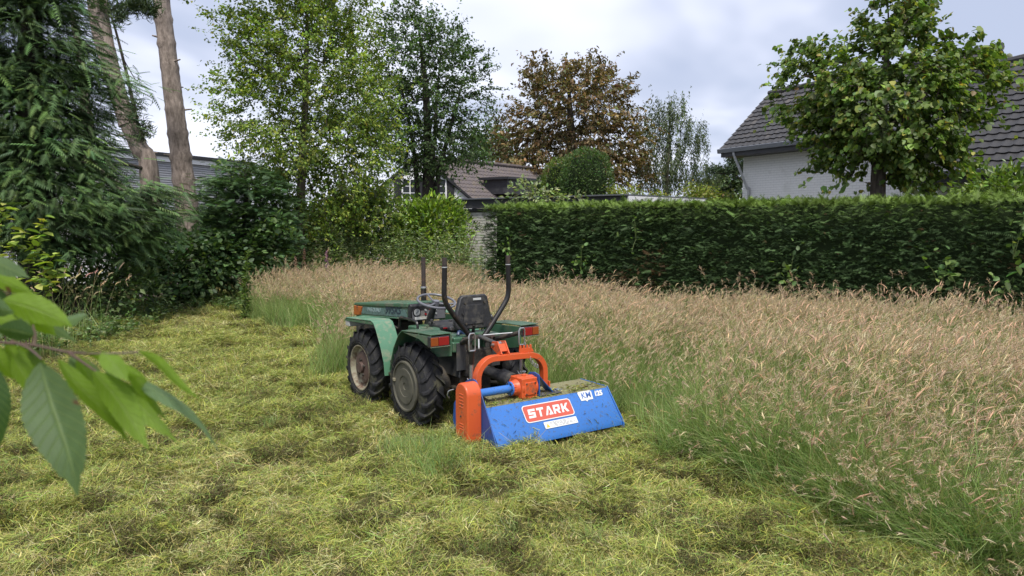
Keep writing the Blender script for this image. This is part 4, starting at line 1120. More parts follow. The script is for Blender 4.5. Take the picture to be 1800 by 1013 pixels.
# drive tube and gearbox
GY, GZ_ = .36, .478
dt = MB().cyl((0.0, GY, GZ_), (.36, GY, GZ_), .036, 22).build('drive_tube', M['blue'], mower)
MB().cyl((.345, GY, GZ_), (.362, GY, GZ_), .062, 22).build('flange', M['blue'], dt, bevel=.003)
mb = MB()
for k in range(6):
    a = 2 * math.pi * k / 6; mb.cyl((.338, GY + .05 * math.cos(a), GZ_ + .05 * math.sin(a)), (.38, GY + .05 * math.cos(a), GZ_ + .05 * math.sin(a)), .008, 6)
mb.build('flange_bolts', M['iron'], dt)
mb = MB(); mb.cyl((.36, GY, GZ_), (.425, GY, GZ_), .056, 20, .078); mb.box((.50, GY, GZ_), (.165, .185, .185)); mb.cyl((.42, GY, GZ_), (.595, GY, GZ_), .098, 20)
for k in range(6):
    a = 2 * math.pi * (k + .5) / 6; mb.box((.385, GY + .058 * math.cos(a), GZ_ + .058 * math.sin(a)), (.05, .014, .03), rot=(a, 0, 0))
mb.cyl((.50, GY, GZ_ + .085), (.50, GY, GZ_ + .112), .02, 10); mb.cyl((.50, GY + .09, GZ_), (.50, GY + .17, GZ_ + .02), .06, 18)
gb_ = mb.build('gearbox', M['orange'], mower, bevel=.012, seg=3)
MB().box((.505, GY - .097, GZ_), (.112, .012, .115)).build('cover_plate', M['orange'], gb_, bevel=.006)
for sx in (-1, 1):
    for sz in (-1, 1): MB().cyl((.505 + sx * .046, GY - .102, GZ_ + sz * .047), (.505 + sx * .046, GY - .111, GZ_ + sz * .047), .007, 6).build('bolt', M['iron'], gb_)
MB().tube([(.50, GY + .16, GZ_ + .02), (.47, GY + .30, GZ_ + .04)], [.066, .074], 20).build('shaft_guard', M['black_plastic'], mower)
# bracket to the right of the gearbox
mb = MB(); mb.prism([(.26, ZT + .008), (.56, ZT + .008), (.42, .585), (.34, .600), (.27, .585)], 'x', .600, .612)
bp = mb.build('gearbox_bracket', M['blue_dark'], mower, bevel=.003)
mb = MB(); mb.add([(.612, .30, .588), (.622, .44, .585), (.80, .44, ZT + .01), (.80, .30, ZT + .01), (.612, .305, .580), (.622, .435, .577), (.79, .435, ZT + .009), (.79, .305, ZT + .009)], [(0, 1, 2, 3), (4, 5, 6, 7), (0, 1, 5, 4), (1, 2, 6, 5), (2, 3, 7, 6), (0, 3, 7, 4)]); mb.build('gusset', M['blue'], bp)
MB().box((.73, .30, ZT + .014), (.24, .09, .010)).build('foot', M['grey_plate'], bp, bevel=.003)
mb = MB()
for x in (.66, .80): mb.cyl((x, .29, ZT + .018), (x, .29, ZT + .032), .010, 6)
mb.build('foot_bolts', M['steel'], bp)
# headstock: a bent flat arch with mast plates and a toothed comb
AY = .575
XL, XR, ZB_, ZTOP, ra_ = .118, .905, .40, .745, .20
outer = [(XL, ZB_)] + arc((XL + ra_, ZTOP - ra_), ra_, 180, 90, 9) + arc((XR - ra_, ZTOP - ra_ - .012), ra_, 90, 0, 9) + [(XR, ZB_)]
t_ = .052
inner = [(XR - t_, ZB_)] + arc((XR - ra_, ZTOP - ra_ - .012), ra_ - t_, 0, 90, 9) + arc((XL + ra_, ZTOP - ra_), ra_ - t_, 90, 180, 9) + [(XL + t_, ZB_)]
hs = MB().prism(outer + inner, 'y', AY - .036, AY + .036).build('headstock', M['orange'], mower, bevel=.004)
for x in (.385, .465): MB().prism([(AY + .13, .845), (AY + .04, .858), (AY - .034, .75), (AY + .034, .735), (AY + .15, .79)], 'x', x, x + .012).build('mast_plate', M['orange'], hs, bevel=.002)
MB().box((.431, AY + .02, .80), (.09, .012, .075), rot=(R(-35), 0, 0)).build('mast_web', M['orange'], hs)
MB().cyl((.36, AY + .10, .82), (.50, AY + .10, .82), .012, 10).build('hitch_pin', M['steel'], hs)
comb = [(.595, .735)]
for k in range(4): x = .600 + k * .038; comb += [(x, .775), (x + .003, .805), (x + .019, .805), (x + .022, .775)]
comb += [(.760, .735)]
MB().prism(comb, 'y', AY - .010, AY + .004).build('toothed_plate', M['orange'], hs, bevel=.002)
MB().cyl((.06, .60, .40), (.96, .60, .40), .020, 10).build('hitch_shaft', M['iron'], mower)
for x in (.10, .92): MB().box((x, .60, .39), (.014, .14, .10)).build('hitch_lug', M['orange'], mower, bevel=.003)
MB().cyl((.03, .12, .075), (MW - .03, .12, .075), .055, 18).build('rear_roller', M['blue_dark'], mower)
MB().cyl((.03, .46, .20), (MW - .03, .46, .20), .07, 16).build('flail_rotor', M['iron'], mower)
MB().prism([(.40, .003), (.62, .003), (.74, .10), (.72, .11), (.60, .016), (.40, .016)], 'x', -.05, -.008).build('skid', M['blue_dark'], mower)
MB().tube(smooth_path([(-.155, .46, .52), (-.18, .50, .50), (-.185, .52, .46), (-.16, .53, .43)], 5), .006, 6).build('hook', M['steel'], mower)
mb = MB()
for k in range(12): mb.prism([(.71, .04), (.715, .04), (.70, .17), (.695, .17)], 'x', .02 + k * .112, .02 + k * .112 + .10)
mb.build('front_flaps', M['black_plastic'], mower)

# flat print on the back panel: panel frame u = along x, v = up the slope
pv = Vector((0, YT - .012, ZT - ZL - .012)).normalized(); pn = Vector((1, 0, 0)).cross(pv)
PL_ = math.hypot(YT - .012, ZT - ZL - .012)
def panel(u, v, lift): 
    p = Vector((u, .012, ZL + .012)) + pv * v + pn * lift
    return Matrix(((1, pv.x, pn.x, p.x), (0, pv.y, pn.y, p.y), (0, pv.z, pn.z, p.z), (0, 0, 0, 1)))
if pn.y > 0: pn = -pn
def place(mb, u, v, lift, name, m, parent, rz=0.0):
    o = mb.build(name, m, parent, smooth=False); o.data.transform(panel(u, v, lift) @ Matrix.Rotation(rz, 4, 'Z')); return o
def rrect(w, h, r, n=5):
    return arc((w / 2 - r, h / 2 - r), r, 0, 90, n) + arc((-w / 2 + r, h / 2 - r), r, 90, 180, n) + arc((-w / 2 + r, -h / 2 + r), r, 180, 270, n) + arc((w / 2 - r, -h / 2 + r), r, 270, 360, n)
LU, LV = .617, .222
bd = place(MB().prism(rrect(.53, .162, .032), 'z', 0, .0012), LU, LV, .0045, 'badge', M['print_white'], hp)
bf = place(MB().prism(rrect(.514, .146, .026), 'z', .0013, .0018), LU, LV, .0045, 'badge_field', M['badge_red'], bd)
# block letters S T A R K: outlines on a 1 x 1 cell, heavy strokes
s = .27
G = {
 'S': [[(0, 0), (1, 0), (1, .62), (.3, .62), (.3, .75), (1, .75), (1, 1), (.0, 1), (0, .38), (.7, .38), (.7, .25), (0, .25)]],
 'T': [[(.36, 0), (.64, 0), (.64, .75), (1, .75), (1, 1), (0, 1), (0, .75), (.36, .75)]],
 'A': [[(0, 0), (.28, 0), (.56, .72), (.70, .36), (.62, .16), (.50, .16), (.50, 0), (1.10, 0), (.72, 1), (.40, 1)]],
 'R': [[(0, 0), (.28, 0), (.28, .30), (.45, .30), (.68, 0), (1.02, 0), (.78, .32), (.98, .42), (.98, .90), (.88, 1), (0, 1)]],
 'K': [[(0, 0), (.28, 0), (.28, .36), (.40, .36), (.70, 0), (1.06, 0), (.66, .52), (1.04, 1), (.70, 1), (.42, .64), (.28, .64), (.28, 1), (0, 1)]],
}
mb = MB(); u = -.218
for ch in 'STARK':
    wch, hch = .074, .082
    for poly in G[ch]:
        pts = [(u + x * wch + (y - .5) * .012, (y - .5) * hch) for x, y in poly]
        b = len(mb.v); n = len(pts)
        mb.v += [(x, y, .0022) for x, y in pts]; mb.f.append([b + i for i in range(n)])
    u += .090
wd = place(mb, LU, LV, .0045, 'lettering', M['print_white'], bd)
mb = MB().prism([(.32, .5), (.68, .5), (.68, .75), (.32, .75)], 'z', 0, .0002)
rb_ = MB(); uR = -.218 + 3 * .090
rb_.v += [(uR + x * .074 + (y - .5) * .012, (y - .5) * .082, .0026) for x, y in ((.28, .52), (.68, .52), (.68, .76), (.28, .76))]; rb_.f.append([0, 1, 2, 3])
place(rb_, LU, LV, .0045, 'letter_counter', M['badge_red'], bd)
inf = place(MB().prism(rrect(.36, .062, .006), 'z', 0, .0012), .695, .093, .0045, 'info_sticker', M['print_white'], hp)
mb = MB(); rr = random.Random(3)
for row in range(5):
    x = -.115
    while x < .165:
        w = rr.uniform(.012, .04); 
        if rr.random() < .8: mb.prism([(x, .019 - row * .010), (min(x + w, .17), .019 - row * .010), (min(x + w, .17), .0225 - row * .010), (x, .0225 - row * .010)], 'z', .0013, .0016)
        x += w + .007
place(mb, .695, .093, .0045, 'small_print', mat('grey_print', (.10, .10, .12), .5), inf)
place(MB().prism([(-.165, -.022), (-.125, -.022), (-.145, .016)], 'z', .0013, .0017), .695, .093, .0045, 'warning_triangle', mat('warning_yellow', (.55, .38, .05), .5), inf)
km = place(MB().prism([(-.07, -.045), (-.02, -.045), (-.005, -.060), (.01, -.045), (.07, -.045), (.082, .03), (.07, .045), (-.07, .045), (-.08, .03)], 'z', 0, .0012), 1.075, .298, .0045, 'model_sticker', M['print_white'], hp)
text_mesh('lettering', 'KM', mat('print_blue', (.05, .12, .36), .5), km, panel(1.078, .298, .0062), .082, .0012, .15, .0003)
text_mesh('lettering', '125', M['print_white'], km, panel(1.225, .298, .0055), .066, .004, .2, .0003)
# ------------------------------------------------------------------ trees and shrubs
V3 = lambda *a: np.array(a, float)
def gnd(px, Y): p = at(px, 388, Y); return np.array([p[0], p[1], 0.0])
def path(px_list, Y):
    """trunk line through photo pixels at distance Y, first entry stands on the ground"""
    return [gnd(px_list[0][0], Y)] + [at(x, y, Y) for x, y in px_list[1:]]

# lime tree behind the hedge, big pale-veined leaves
Y = 13.9
leafy_tree('lime_tree', 'broad lime tree with big light green leaves in front of the white brick house',
    path([(1543, 0), (1544, 330), (1546, 250), (1556, 150), (1562, 40)], Y), [.19, .165, .13, .08, .03],
    [plobe(1560, 165, 106, 116, Y), plobe(1575, 40, 62, 60, Y), plobe(1440, 165, 66, 82, Y), plobe(1418, 112, 34, 30, Y), plobe(1690, 150, 66, 70, Y), plobe(1738, 108, 22, 30, Y), plobe(1478, 262, 48, 50, Y), plobe(1620, 270, 75, 45, Y), plobe(1550, 210, 130, 70, Y), plobe(1500, 310, 22, 18, Y), plobe(1590, 315, 30, 15, Y), plobe(1640, 60, 34, 40, Y)],
    350, 21000, .094, [(.12, .19, .038), (.082, .14, .032), (.20, .265, .06), (.17, .22, .095), (.30, .29, .07), (.20, .15, .055)], M['lime_bark'], M['leaf'],
    dmin=.20, crad=.20, kind='leaf6', aspect=.86, seed=3, wts=[.36, .3, .18, .1, .04, .02], shell=.35, min_z=2.35, droop=.75, tip=.008, cj=.2)

# yellow-green tree left of the middle
Y = 18.0
leafy_tree('young_maple', 'tall airy tree with yellow green leaves and slim trunk left of the tractor',
    path([(526, 0), (526, 440), (531, 300), (537, 170), (541, -40)], Y), [.14, .12, .09, .06, .02],
    [plobe(540, 120, 118, 120, Y), plobe(520, -20, 110, 70, Y), plobe(440, 55, 55, 50, Y), plobe(430, 150, 50, 45, Y), plobe(415, 220, 45, 30, Y), plobe(620, 190, 70, 75, Y), plobe(600, 60, 60, 60, Y), plobe(650, 250, 42, 42, Y), plobe(560, 250, 120, 70, Y), plobe(610, 330, 75, 52, Y), plobe(500, 300, 75, 50, Y), plobe(640, 370, 50, 36, Y), plobe(560, 370, 60, 40, Y)],
    560, 60000, .074, [(.21, .275, .045), (.165, .24, .045), (.125, .20, .042), (.28, .30, .05), (.085, .14, .038)], M['grey_bark'], M['leaf'],
    dmin=.30, crad=.30, kind='leaf4', aspect=.72, seed=5, wts=[.3, .28, .2, .1, .12], shell=.15, min_z=2.4, droop=.35, cj=.22, expo=.46)

# dark tree behind it
Y = 24.0
leafy_tree('hornbeam', 'dark green tree with several upright stems right of the yellow green tree',
    path([(752, 0), (752, 335), (752, 250), (748, 150), (735, 40)], Y), [.24, .20, .15, .10, .03],
    [plobe(745, 150, 95, 95, Y), plobe(722, 60, 52, 50, Y), plobe(775, 90, 55, 45, Y), plobe(820, 130, 42, 45, Y), plobe(815, 210, 50, 48, Y), plobe(700, 220, 60, 60, Y), plobe(760, 272, 80, 28, Y), plobe(835, 185, 34, 26, Y), plobe(770, 250, 80, 40, Y)],
    460, 27000, .10, [(.058, .10, .032), (.042, .078, .028), (.075, .125, .036), (.10, .15, .06)], M['dark_bark'], M['leaf'],
    dmin=.36, crad=.33, kind='leaf4', aspect=.6, seed=8, wts=[.4, .3, .2, .1], shell=.1, min_z=2.6, droop=.3, flat=.4, cj=.25,
    extra_stems=[([gnd(735, Y), at(733, 330, Y), at(722, 230, Y), at(700, 130, Y)], (.13, .03)), ([gnd(765, Y), at(768, 330, Y), at(785, 250, Y), at(812, 150, Y)], (.15, .03)), ([gnd(757, Y), at(760, 320, Y), at(766, 200, Y), at(775, 90, Y)], (.12, .02))])

# brown leaved chestnut far back
Y = 46.0
leafy_tree('horse_chestnut', 'large tree with browned leaves rising behind the rounded clipped bush',
    path([(1003, 0), (1003, 330), (1005, 260), (1000, 150)], Y), [.55, .45, .32, .08],
    [plobe(1005, 200, 95, 80, Y), plobe(960, 150, 46, 38, Y), plobe(1030, 145, 55, 32, Y), plobe(1080, 175, 38, 35, Y), plobe(920, 245, 48, 55, Y), plobe(1085, 250, 55, 60, Y), plobe(905, 295, 35, 34, Y), plobe(1110, 295, 38, 35, Y), plobe(1000, 290, 110, 45, Y), plobe(935, 128, 20, 20, Y), plobe(1098, 155, 16, 16, Y)],
    470, 27000, .22, [(.175, .115, .055), (.135, .105, .045), (.205, .145, .068), (.105, .115, .045), (.12, .08, .042)], M['dark_bark'], M['leaf'],
    dmin=.62, crad=.50, kind='leaf6', aspect=.5, seed=12, wts=[.28, .27, .15, .2, .1], shell=.2, min_z=3.2, droop=.5, cj=.22, tip=.012)

# weeping birch
Y = 48.0
leafy_tree('weeping_birch', 'grey green weeping birch beside the brown chestnut',
    path([(1170, 0), (1172, 320), (1175, 250), (1180, 170)], Y), [.20, .16, .10, .02],
    [plobe(1172, 225, 34, 52, Y), plobe(1190, 195, 22, 28, Y), plobe(1150, 205, 20, 28, Y), plobe(1212, 245, 30, 34, Y), plobe(1160, 285, 40, 42, Y), plobe(1226, 300, 30, 22, Y), plobe(1195, 290, 30, 30, Y), plobe(1132, 250, 14, 50, Y)],
    300, 17000, .15, [(.085, .115, .055), (.06, .09, .045), (.11, .14, .065)], M['grey_bark'], M['leaf'],
    dmin=.5, crad=.40, kind='leaf4', aspect=.42, seed=14, shell=.1, min_z=2.8, droop=1.6, flat=1.0, hang=1.1, cj=.2)

# far trees
for (nm, lab, px, top, w, Y, sd, cols) in (
    ('field_tree', 'distant grey green tree between the dark tree and the brown chestnut', 858, 240, 46, 60, 31, [(.07, .10, .045), (.05, .08, .035)]),
    ('field_tree', 'distant round tree low behind the left corner of the white brick house', 1285, 300, 26, 70, 32, [(.07, .11, .05), (.09, .13, .05)]),
    ('field_tree', 'smallest distant tree at the foot of the sky gap right of the birch', 1255, 328, 16, 75, 33, [(.07, .105, .05), (.09, .13, .055)])):
    c = [plobe(px, top + w * .8, w, w * .8, Y), plobe(px - w * .5, top + w * 1.5, w * .6, w * .7, Y), plobe(px + w * .45, top + w * 1.4, w * .6, w * .7, Y)]
    leafy_tree(nm, lab, path([(px, 0), (px, top + w * 1.9), (px, top + w)], Y), [.3, .2, .08], c, 70, 3200, .34, cols, M['dark_bark'], M['leaf'], dmin=.7, crad=.75, seed=sd, shell=.3, min_z=2, tip=.015)
Yb = 30
root = empty('conifer', gnd(1318, Yb)); tag(root, 'conifer reaching one long tufted branch out left of the white brick house', 'tree')
mb = MB(); mb.tube([gnd(1318, Yb), at(1316, 330, Yb), at(1314, 240, Yb)], [.16, .12, .04], 8); mb.tube([at(1316, 325, Yb), at(1290, 306, Yb), at(1250, 304, Yb)], [.05, .035, .015], 6); mb.tube([at(1316, 305, Yb), at(1292, 285, Yb), at(1280, 282, Yb)], [.05, .03, .012], 6)
o = mb.build('trunk', M['dark_bark'], root); o.matrix_parent_inverse = Matrix.Translation(-Vector(root.location))
r = np.random.default_rng(5); cs = [at(x, y, Yb) for x, y in ((1250, 302), (1258, 300), (1268, 298), (1276, 302), (1284, 300), (1292, 303), (1300, 300), (1284, 282), (1294, 284), (1302, 280), (1306, 290), (1310, 305), (1316, 270), (1325, 260), (1318, 250), (1330, 280), (1320, 300), (1312, 320))]
n = 1500; k = r.integers(0, len(cs), n); P = np.array(cs)[k] + r.normal(0, .10, (n, 3)); D = r.normal(0, 1, (n, 3)) + [0, 0, .5]
V, F, C = scatter('leaf4', P, D, r.normal(0, 1, (n, 3)), np.full(n, .20), np.full(n, .035), palette([(.035, .06, .03), (.05, .08, .035)], n))
np_obj('crown', V, F, M['needle'], root, col=C)

# ---- pines: tall bare trunks on the left
def bare_pine(label, stems, Y, branches=(), tufts=(), seed=1):
    r = np.random.default_rng(seed); root = empty('pine_tree', gnd(stems[0][0][0][0], Y)); tag(root, label, 'tree')
    Vs, Fs, nn = [], [], 0
    for pts, rad, wh, ground in stems:
        P = ([gnd(pts[0][0], Y)] if ground else []) + [at(x, y, Y) for x, y in pts]
        P = resample(smooth_path(P), 70); v, f = trunk_mesh(P, np.interp(np.linspace(0, 1, 70), np.linspace(0, 1, len(rad)), rad), ns=18, wob=.045, flare=1.25 if ground else 1.0, r=r, whorl=wh)
        Vs.append(v); Fs.append(f + nn); nn += len(v)
    np_obj('trunk', np.concatenate(Vs), [np.concatenate(Fs)], M['pine_bark'], root, smooth=True)
    # snags of broken branches round the whorls
    P = resample(smooth_path([at(x, y, Y) for x, y in stems[0][0]]), 12)
    for i in range(1, 11):
        a = r.uniform(0, 6.28); rr = np.interp(i, [0, 11], [stems[0][1][0], stems[0][1][-1]])
        q = Vector(P[i]); d = Vector((math.cos(a), math.sin(a), .15)); o = MB().tube([q + d * rr * .8, q + d * (rr + .08 + .1 * r.random())], [.03, .018], 6).build('snag', M['pine_bark'], root); o.matrix_parent_inverse = Matrix.Translation(-Vector(root.location))
    for b in branches:
        P = smooth_path([at(x, y, Y + dy) for x, y, dy in b[0]]); o = MB().tube(P, list(np.linspace(b[1], b[2], len(P))), 8).build('branch', M['dark_bark'] if b[1] < .06 else M['pine_bark'], root); o.matrix_parent_inverse = Matrix.Translation(-Vector(root.location))
    if tufts:
        cs = np.array([at(x, y, Y + r.normal(0, .3)) for x, y in tufts]); n = len(cs) * 130; k = np.repeat(np.arange(len(cs)), 130)
        P = cs[k] + r.normal(0, .10, (n, 3)); D = r.normal(0, 1, (n, 3)) + [0.2, 0, .6]
        V, F, C = scatter('leaf4', P, D, r.normal(0, 1, (n, 3)), .16 * np.exp(r.normal(0, .2, n)), np.full(n, .014), palette([(.040, .07, .026), (.06, .09, .03)], n))
        np_obj('needles', V, F, M['needle'], root, col=C)
bare_pine('tall bare pine trunk with ringed bark, the thicker one standing right of the leaning pair',
    [([(332, 400), (325, 330), (312, 230), (299, 130), (285, 20), (279, -60)], [.34, .30, .27, .24, .22, .21], .15, True)], 20.0, seed=2)
bare_pine('leaning pine with forked reddish stems left of the thick bare trunk',
    [([(262, 300), (246, 262), (222, 205), (200, 130), (182, 40), (172, -40)], [.29, .27, .22, .19, .16, .14], .08, True), ([(226, 220), (196, 130), (172, 50), (160, -30)], [.22, .18, .15, .13], .03, False), ([(160, 250), (150, 180), (140, 90), (125, 20)], [.13, .11, .09, .07], .02, False)],
    18.0, branches=[([(262, 300, 0), (225, 290, -.5), (190, 291, -1)], .055, .03), ([(130, 255, 0), (165, 295, -.3), (205, 325, -.6), (222, 338, -.7)], .13, .10), ([(245, 235, 0), (225, 140, 0), (205, 60, 0), (190, 10, 0)], .05, .02), ([(215, 100, 0), (238, 140, 0), (245, 138, 0)], .012, .008), ([(165, 90, 0), (130, 60, 0), (95, 55, 0)], .03, .015), ([(180, 30, 0), (215, 10, 0), (262, 18, 0)], .04, .014)],
    tufts=[(206, 30), (212, 22), (222, 14), (230, 10), (240, 12), (250, 16), (258, 20), (266, 20), (270, 14), (208, 36), (250, 8), (190, 5), (180, 12), (235, 210), (250, 225), (246, 240), (238, 190), (254, 232)], seed=4)

# ---- big dark yew on the far left: drooping feathery sprays
def conifer(name, label, lobes, nclu, fronds, fl, cols, trunk, trad, seed=1, dmin=.3, crad=.28, cat='tree', tip=.008, droop=.35, wts=None, cj=.3, aspect=.75):
    r = np.random.default_rng(seed); root = empty(name, trunk[0]); tag(root, label, cat)
    P, _ = in_lobes(lobes, nclu * 4, r, .25); P = P[P[:, 2] > .25]; P = P[thin(P, dmin)][:nclu]
    bv, bf, tp, tr, _i = skeleton(trunk, trad, P, r=r, tip=tip, droop=.05, min_z=.6)
    m = max(20, len(tp) * 3); tv, tf = trunk_mesh(resample(tp, m), np.interp(np.linspace(0, 1, m), np.linspace(0, 1, len(tr)), tr), r=r)
    np_obj('trunk', np.concatenate([tv, bv]), [np.concatenate([tf, bf + len(tv)])], M['dark_bark'], root, smooth=True)
    n = fronds; k = r.integers(0, len(P), n); cc = np.exp(r.normal(0, cj, len(P)))
    pos = P[k] + r.normal(0, 1, (n, 3)) * np.array([crad, crad, crad * .32])
    ax = np.array([trunk[0][0], trunk[0][1]]); o2 = pos[:, :2] - ax; out = np.concatenate([nrm(o2), np.zeros((n, 1))], 1)
    D = out + r.normal(0, .55, (n, 3)) * [1, 1, .5] + np.array([0, 0, -droop]); N = np.array([0, 0, 1.]) + .35 * out + r.normal(0, .3, (n, 3))
    L = fl * np.exp(r.normal(0, .28, n)); C = palette(cols, n, wts, .18, r) * cc[k][:, None]
    V, F, Cc = scatter('frond', pos, D, N, L, L * aspect, np.clip(C, .003, .6))
    np_obj('crown', V, F, M['needle'], root, col=Cc)
Y = 13.0
conifer('yew_tree', 'huge dark feathery conifer filling the left edge of the garden',
    [plobe(30, 60, 105, 130, Y), plobe(115, 115, 62, 52, Y), plobe(40, 220, 130, 110, Y), plobe(120, 260, 80, 80, Y), plobe(60, 350, 150, 90, Y), plobe(200, 368, 100, 40, Y), plobe(258, 352, 38, 36, Y), plobe(140, 410, 120, 55, Y), plobe(-120, 200, 140, 220, Y), plobe(225, 400, 62, 48, Y), plobe(195, 165, 36, 26, Y), plobe(20, -80, 120, 90, Y)],
    660, 42000, .25, [(.075, .135, .048), (.098, .17, .055), (.056, .10, .042), (.135, .22, .06)], [gnd(60, Y), at(60, 300, Y), at(55, 100, Y), at(50, -120, Y)], [.35, .3, .22, .05], seed=6, wts=[.35, .25, .28, .12], dmin=.27, crad=.22, aspect=.36)
Y = 16.5
conifer('cypress_bush', 'dense dark green conifer bush left of the slim tree trunk', [plobe(432, 360, 72, 74, Y), plobe(410, 420, 66, 62, Y), plobe(475, 400, 42, 62, Y), plobe(385, 345, 30, 36, Y)],
    220, 8500, .17, [(.058, .112, .048), (.075, .14, .054), (.095, .165, .058)], [gnd(432, Y), at(432, 420, Y), at(432, 300, Y)], [.12, .09, .03], seed=16, dmin=.22, crad=.17, cat='bush', droop=-.1)

# ---- shrubs
Y = 19.0
lau = [(.18, .275, .030), (.135, .22, .032), (.24, .34, .045), (.075, .13, .026)]
bush('laurel_bush', 'bright yellow green laurel bush in front of the garage wall', [plobe(752, 405, 62, 52, Y), plobe(775, 385, 40, 36, Y), plobe(720, 390, 34, 36, Y), plobe(795, 425, 26, 34, Y)], 5200, .13, lau, M['leaf_gloss'], aspect=.42, seed=3, up=.7, shell=.8, nclu=260, crad=.15, wts=[.35, .3, .15, .2])
bush('dark_shrub', 'dark leafy shrub in the shade left of the bright laurel', [plobe(668, 395, 42, 50, Y), plobe(640, 370, 40, 40, Y), plobe(690, 440, 34, 40, Y)], 3200, .11, [(.045, .082, .03), (.06, .105, .035), (.09, .14, .06)], M['leaf'], seed=4, shell=.7, nclu=150, crad=.2)
Y = 20.5
bush('elder_bush', 'grey green shrub below the yellow green tree', [plobe(600, 400, 52, 60, Y), plobe(560, 420, 46, 50, Y), plobe(630, 440, 40, 40, Y), plobe(500, 420, 40, 56, Y)], 5200, .11, [(.07, .12, .042), (.095, .155, .052), (.12, .185, .08), (.19, .20, .04)], M['leaf'], seed=5, shell=.5, nclu=220, crad=.26, wts=[.4, .3, .22, .08])
Y = 22.5
bush('background_shrub', 'row of dense dark shrubs behind the pine trunks', [plobe(330, 430, 60, 50, Y), plobe(400, 420, 70, 60, Y), plobe(560, 400, 60, 66, Y), plobe(660, 395, 60, 60, Y), plobe(620, 370, 40, 40, Y), plobe(480, 410, 60, 62, Y)], 6500, .16, [(.045, .088, .03), (.06, .11, .035), (.08, .13, .04)], M['leaf'], seed=6, shell=.4, nclu=300, crad=.32)
Y = 15.8
bush('bramble_thicket', 'low dark bramble thicket along the back left edge of the lawn', [plobe(300, 450, 70, 40, Y), plobe(370, 455, 70, 44, Y), plobe(440, 465, 50, 40, Y), plobe(250, 470, 50, 34, Y), plobe(330, 490, 100, 22, Y), plobe(205, 490, 40, 26, Y), plobe(480, 440, 40, 48, Y)], 6500, .105, [(.045, .088, .034), (.065, .115, .042), (.09, .15, .055), (.13, .20, .07)], M['leaf'], seed=7, shell=.6, nclu=330, crad=.17, wts=[.35, .33, .22, .1], aspect=.75, kind='leaf6')
Y = 13.0
bush('sapling_thicket', 'dull green undergrowth below the huge conifer at the left edge of the lawn', [plobe(120, 500, 70, 40, Y), plobe(200, 500, 60, 34, Y), plobe(60, 520, 50, 50, Y), plobe(250, 515, 40, 22, Y)], 3000, .10, [(.05, .09, .03), (.075, .12, .04), (.11, .16, .06)], M['leaf'], seed=8, shell=.6, nclu=160, crad=.16, aspect=.5)
Y = 26.5
cb = np.random.default_rng(9)
def clipped(name, label, lobes, n, size, cols, seed):
    r = np.random.default_rng(seed); root = empty(name, (lobes[0][0][0], lobes[0][0][1], 0)); tag(root, label, 'bush')
    vol = np.array([l[1][0] * l[1][2] for l in lobes]); k = r.choice(len(lobes), n, p=vol / vol.sum()); d = nrm(r.normal(size=(n, 3)))
    sq = np.abs(d).max(1, keepdims=True) ** .25
    c_ = np.array([l[0] for l in lobes])[k]; ra = np.array([l[1] for l in lobes])[k]
    lum = 1 + .06 * (vnoise(d[:, 0] * 4 + k, d[:, 2] * 4, 3) - .5)
    P = c_ + d / sq * ra * (lum * r.uniform(.86, 1.0, n))[:, None]; P[:, 2] = np.maximum(P[:, 2], .1)
    D = d + r.normal(0, .7, (n, 3)) + [0, 0, .2]; N = np.array([0, 0, 1.]) + d * .6 + r.normal(0, .5, (n, 3))
    L = size * np.exp(r.normal(0, .25, n)); V, F, C = scatter('leaf4', P, D, N, L, L * .5, palette(cols, n, None, .25, r))
    np_obj('foliage', V, F, M['leaf'], root, col=C)
    vs = []; 
    mb = MB()
    for (cc, rr) in lobes: mb.lathe([(.02, -1), (.55, -.8), (.8, -.3), (.82, .2), (.6, .7), (.02, .84)], (0, 0, 0), 'z', 14); 
    m0 = len(mb.v) // len(lobes)
    for i, (cc, rr) in enumerate(lobes):
        for j in range(i * m0, (i + 1) * m0):
            v = mb.v[j]; mb.v[j] = (cc[0] + v[0] * rr[0] * .9, cc[1] + v[1] * rr[1] * .9, max(.05, cc[2] + v[2] * rr[2] * .98))
    o = mb.build('core', M['dark_core'], root); o.matrix_parent_inverse = Matrix.Translation(-Vector(root.location))
M['dark_core'] = mat('leaf_shade', (.018, .028, .012), .95, var=.4, spec=.05)
clipped('clipped_bush', 'smoothly rounded clipped green bush above the garage roof', [plobe(1031, 322, 47, 60, Y)], 5200, .085, [(.065, .115, .035), (.05, .095, .03), (.085, .135, .04)], 11)
clipped('clipped_bush', 'yellower round bush half hidden left of the rounded clipped bush', [plobe(985, 338, 34, 60, Y + 1.5)], 3000, .09, [(.12, .165, .035), (.09, .14, .03)], 12)
clipped('clipped_bush', 'small dark conical shrub left of the two round bushes', [plobe(955, 352, 20, 42, Y + 3)], 1500, .09, [(.035, .065, .022), (.045, .08, .03)], 13)
Y = 24
def golden(x0, x1, y0): return [plobe(x, y0 + 6 * math.sin(x * .05), 22, 20, Y) for x in range(x0, x1, 26)]
bush('golden_privet', 'golden green hedge top just above the garage between birch and chestnut', golden(1085, 1290, 356), 5000, .085, [(.19, .23, .035), (.14, .19, .03), (.23, .24, .05), (.22, .16, .05)], M['leaf'], seed=14, up=.8, shell=.8, nclu=260, crad=.14, wts=[.4, .35, .15, .1], base=at(1180, 388, Y))
Y = 12.0
bush('laurel_bush', 'glossy bright laurel showing above the right end of the hedge', [plobe(1760, 335, 70, 30, Y), plobe(1800, 330, 70, 34, Y), plobe(1715, 342, 30, 22, Y), plobe(1860, 330, 60, 36, Y)], 2600, .11, [(.12, .19, .03), (.16, .235, .035), (.085, .15, .028)], M['leaf_gloss'], aspect=.42, seed=15, up=.7, shell=.8, nclu=200, crad=.11)
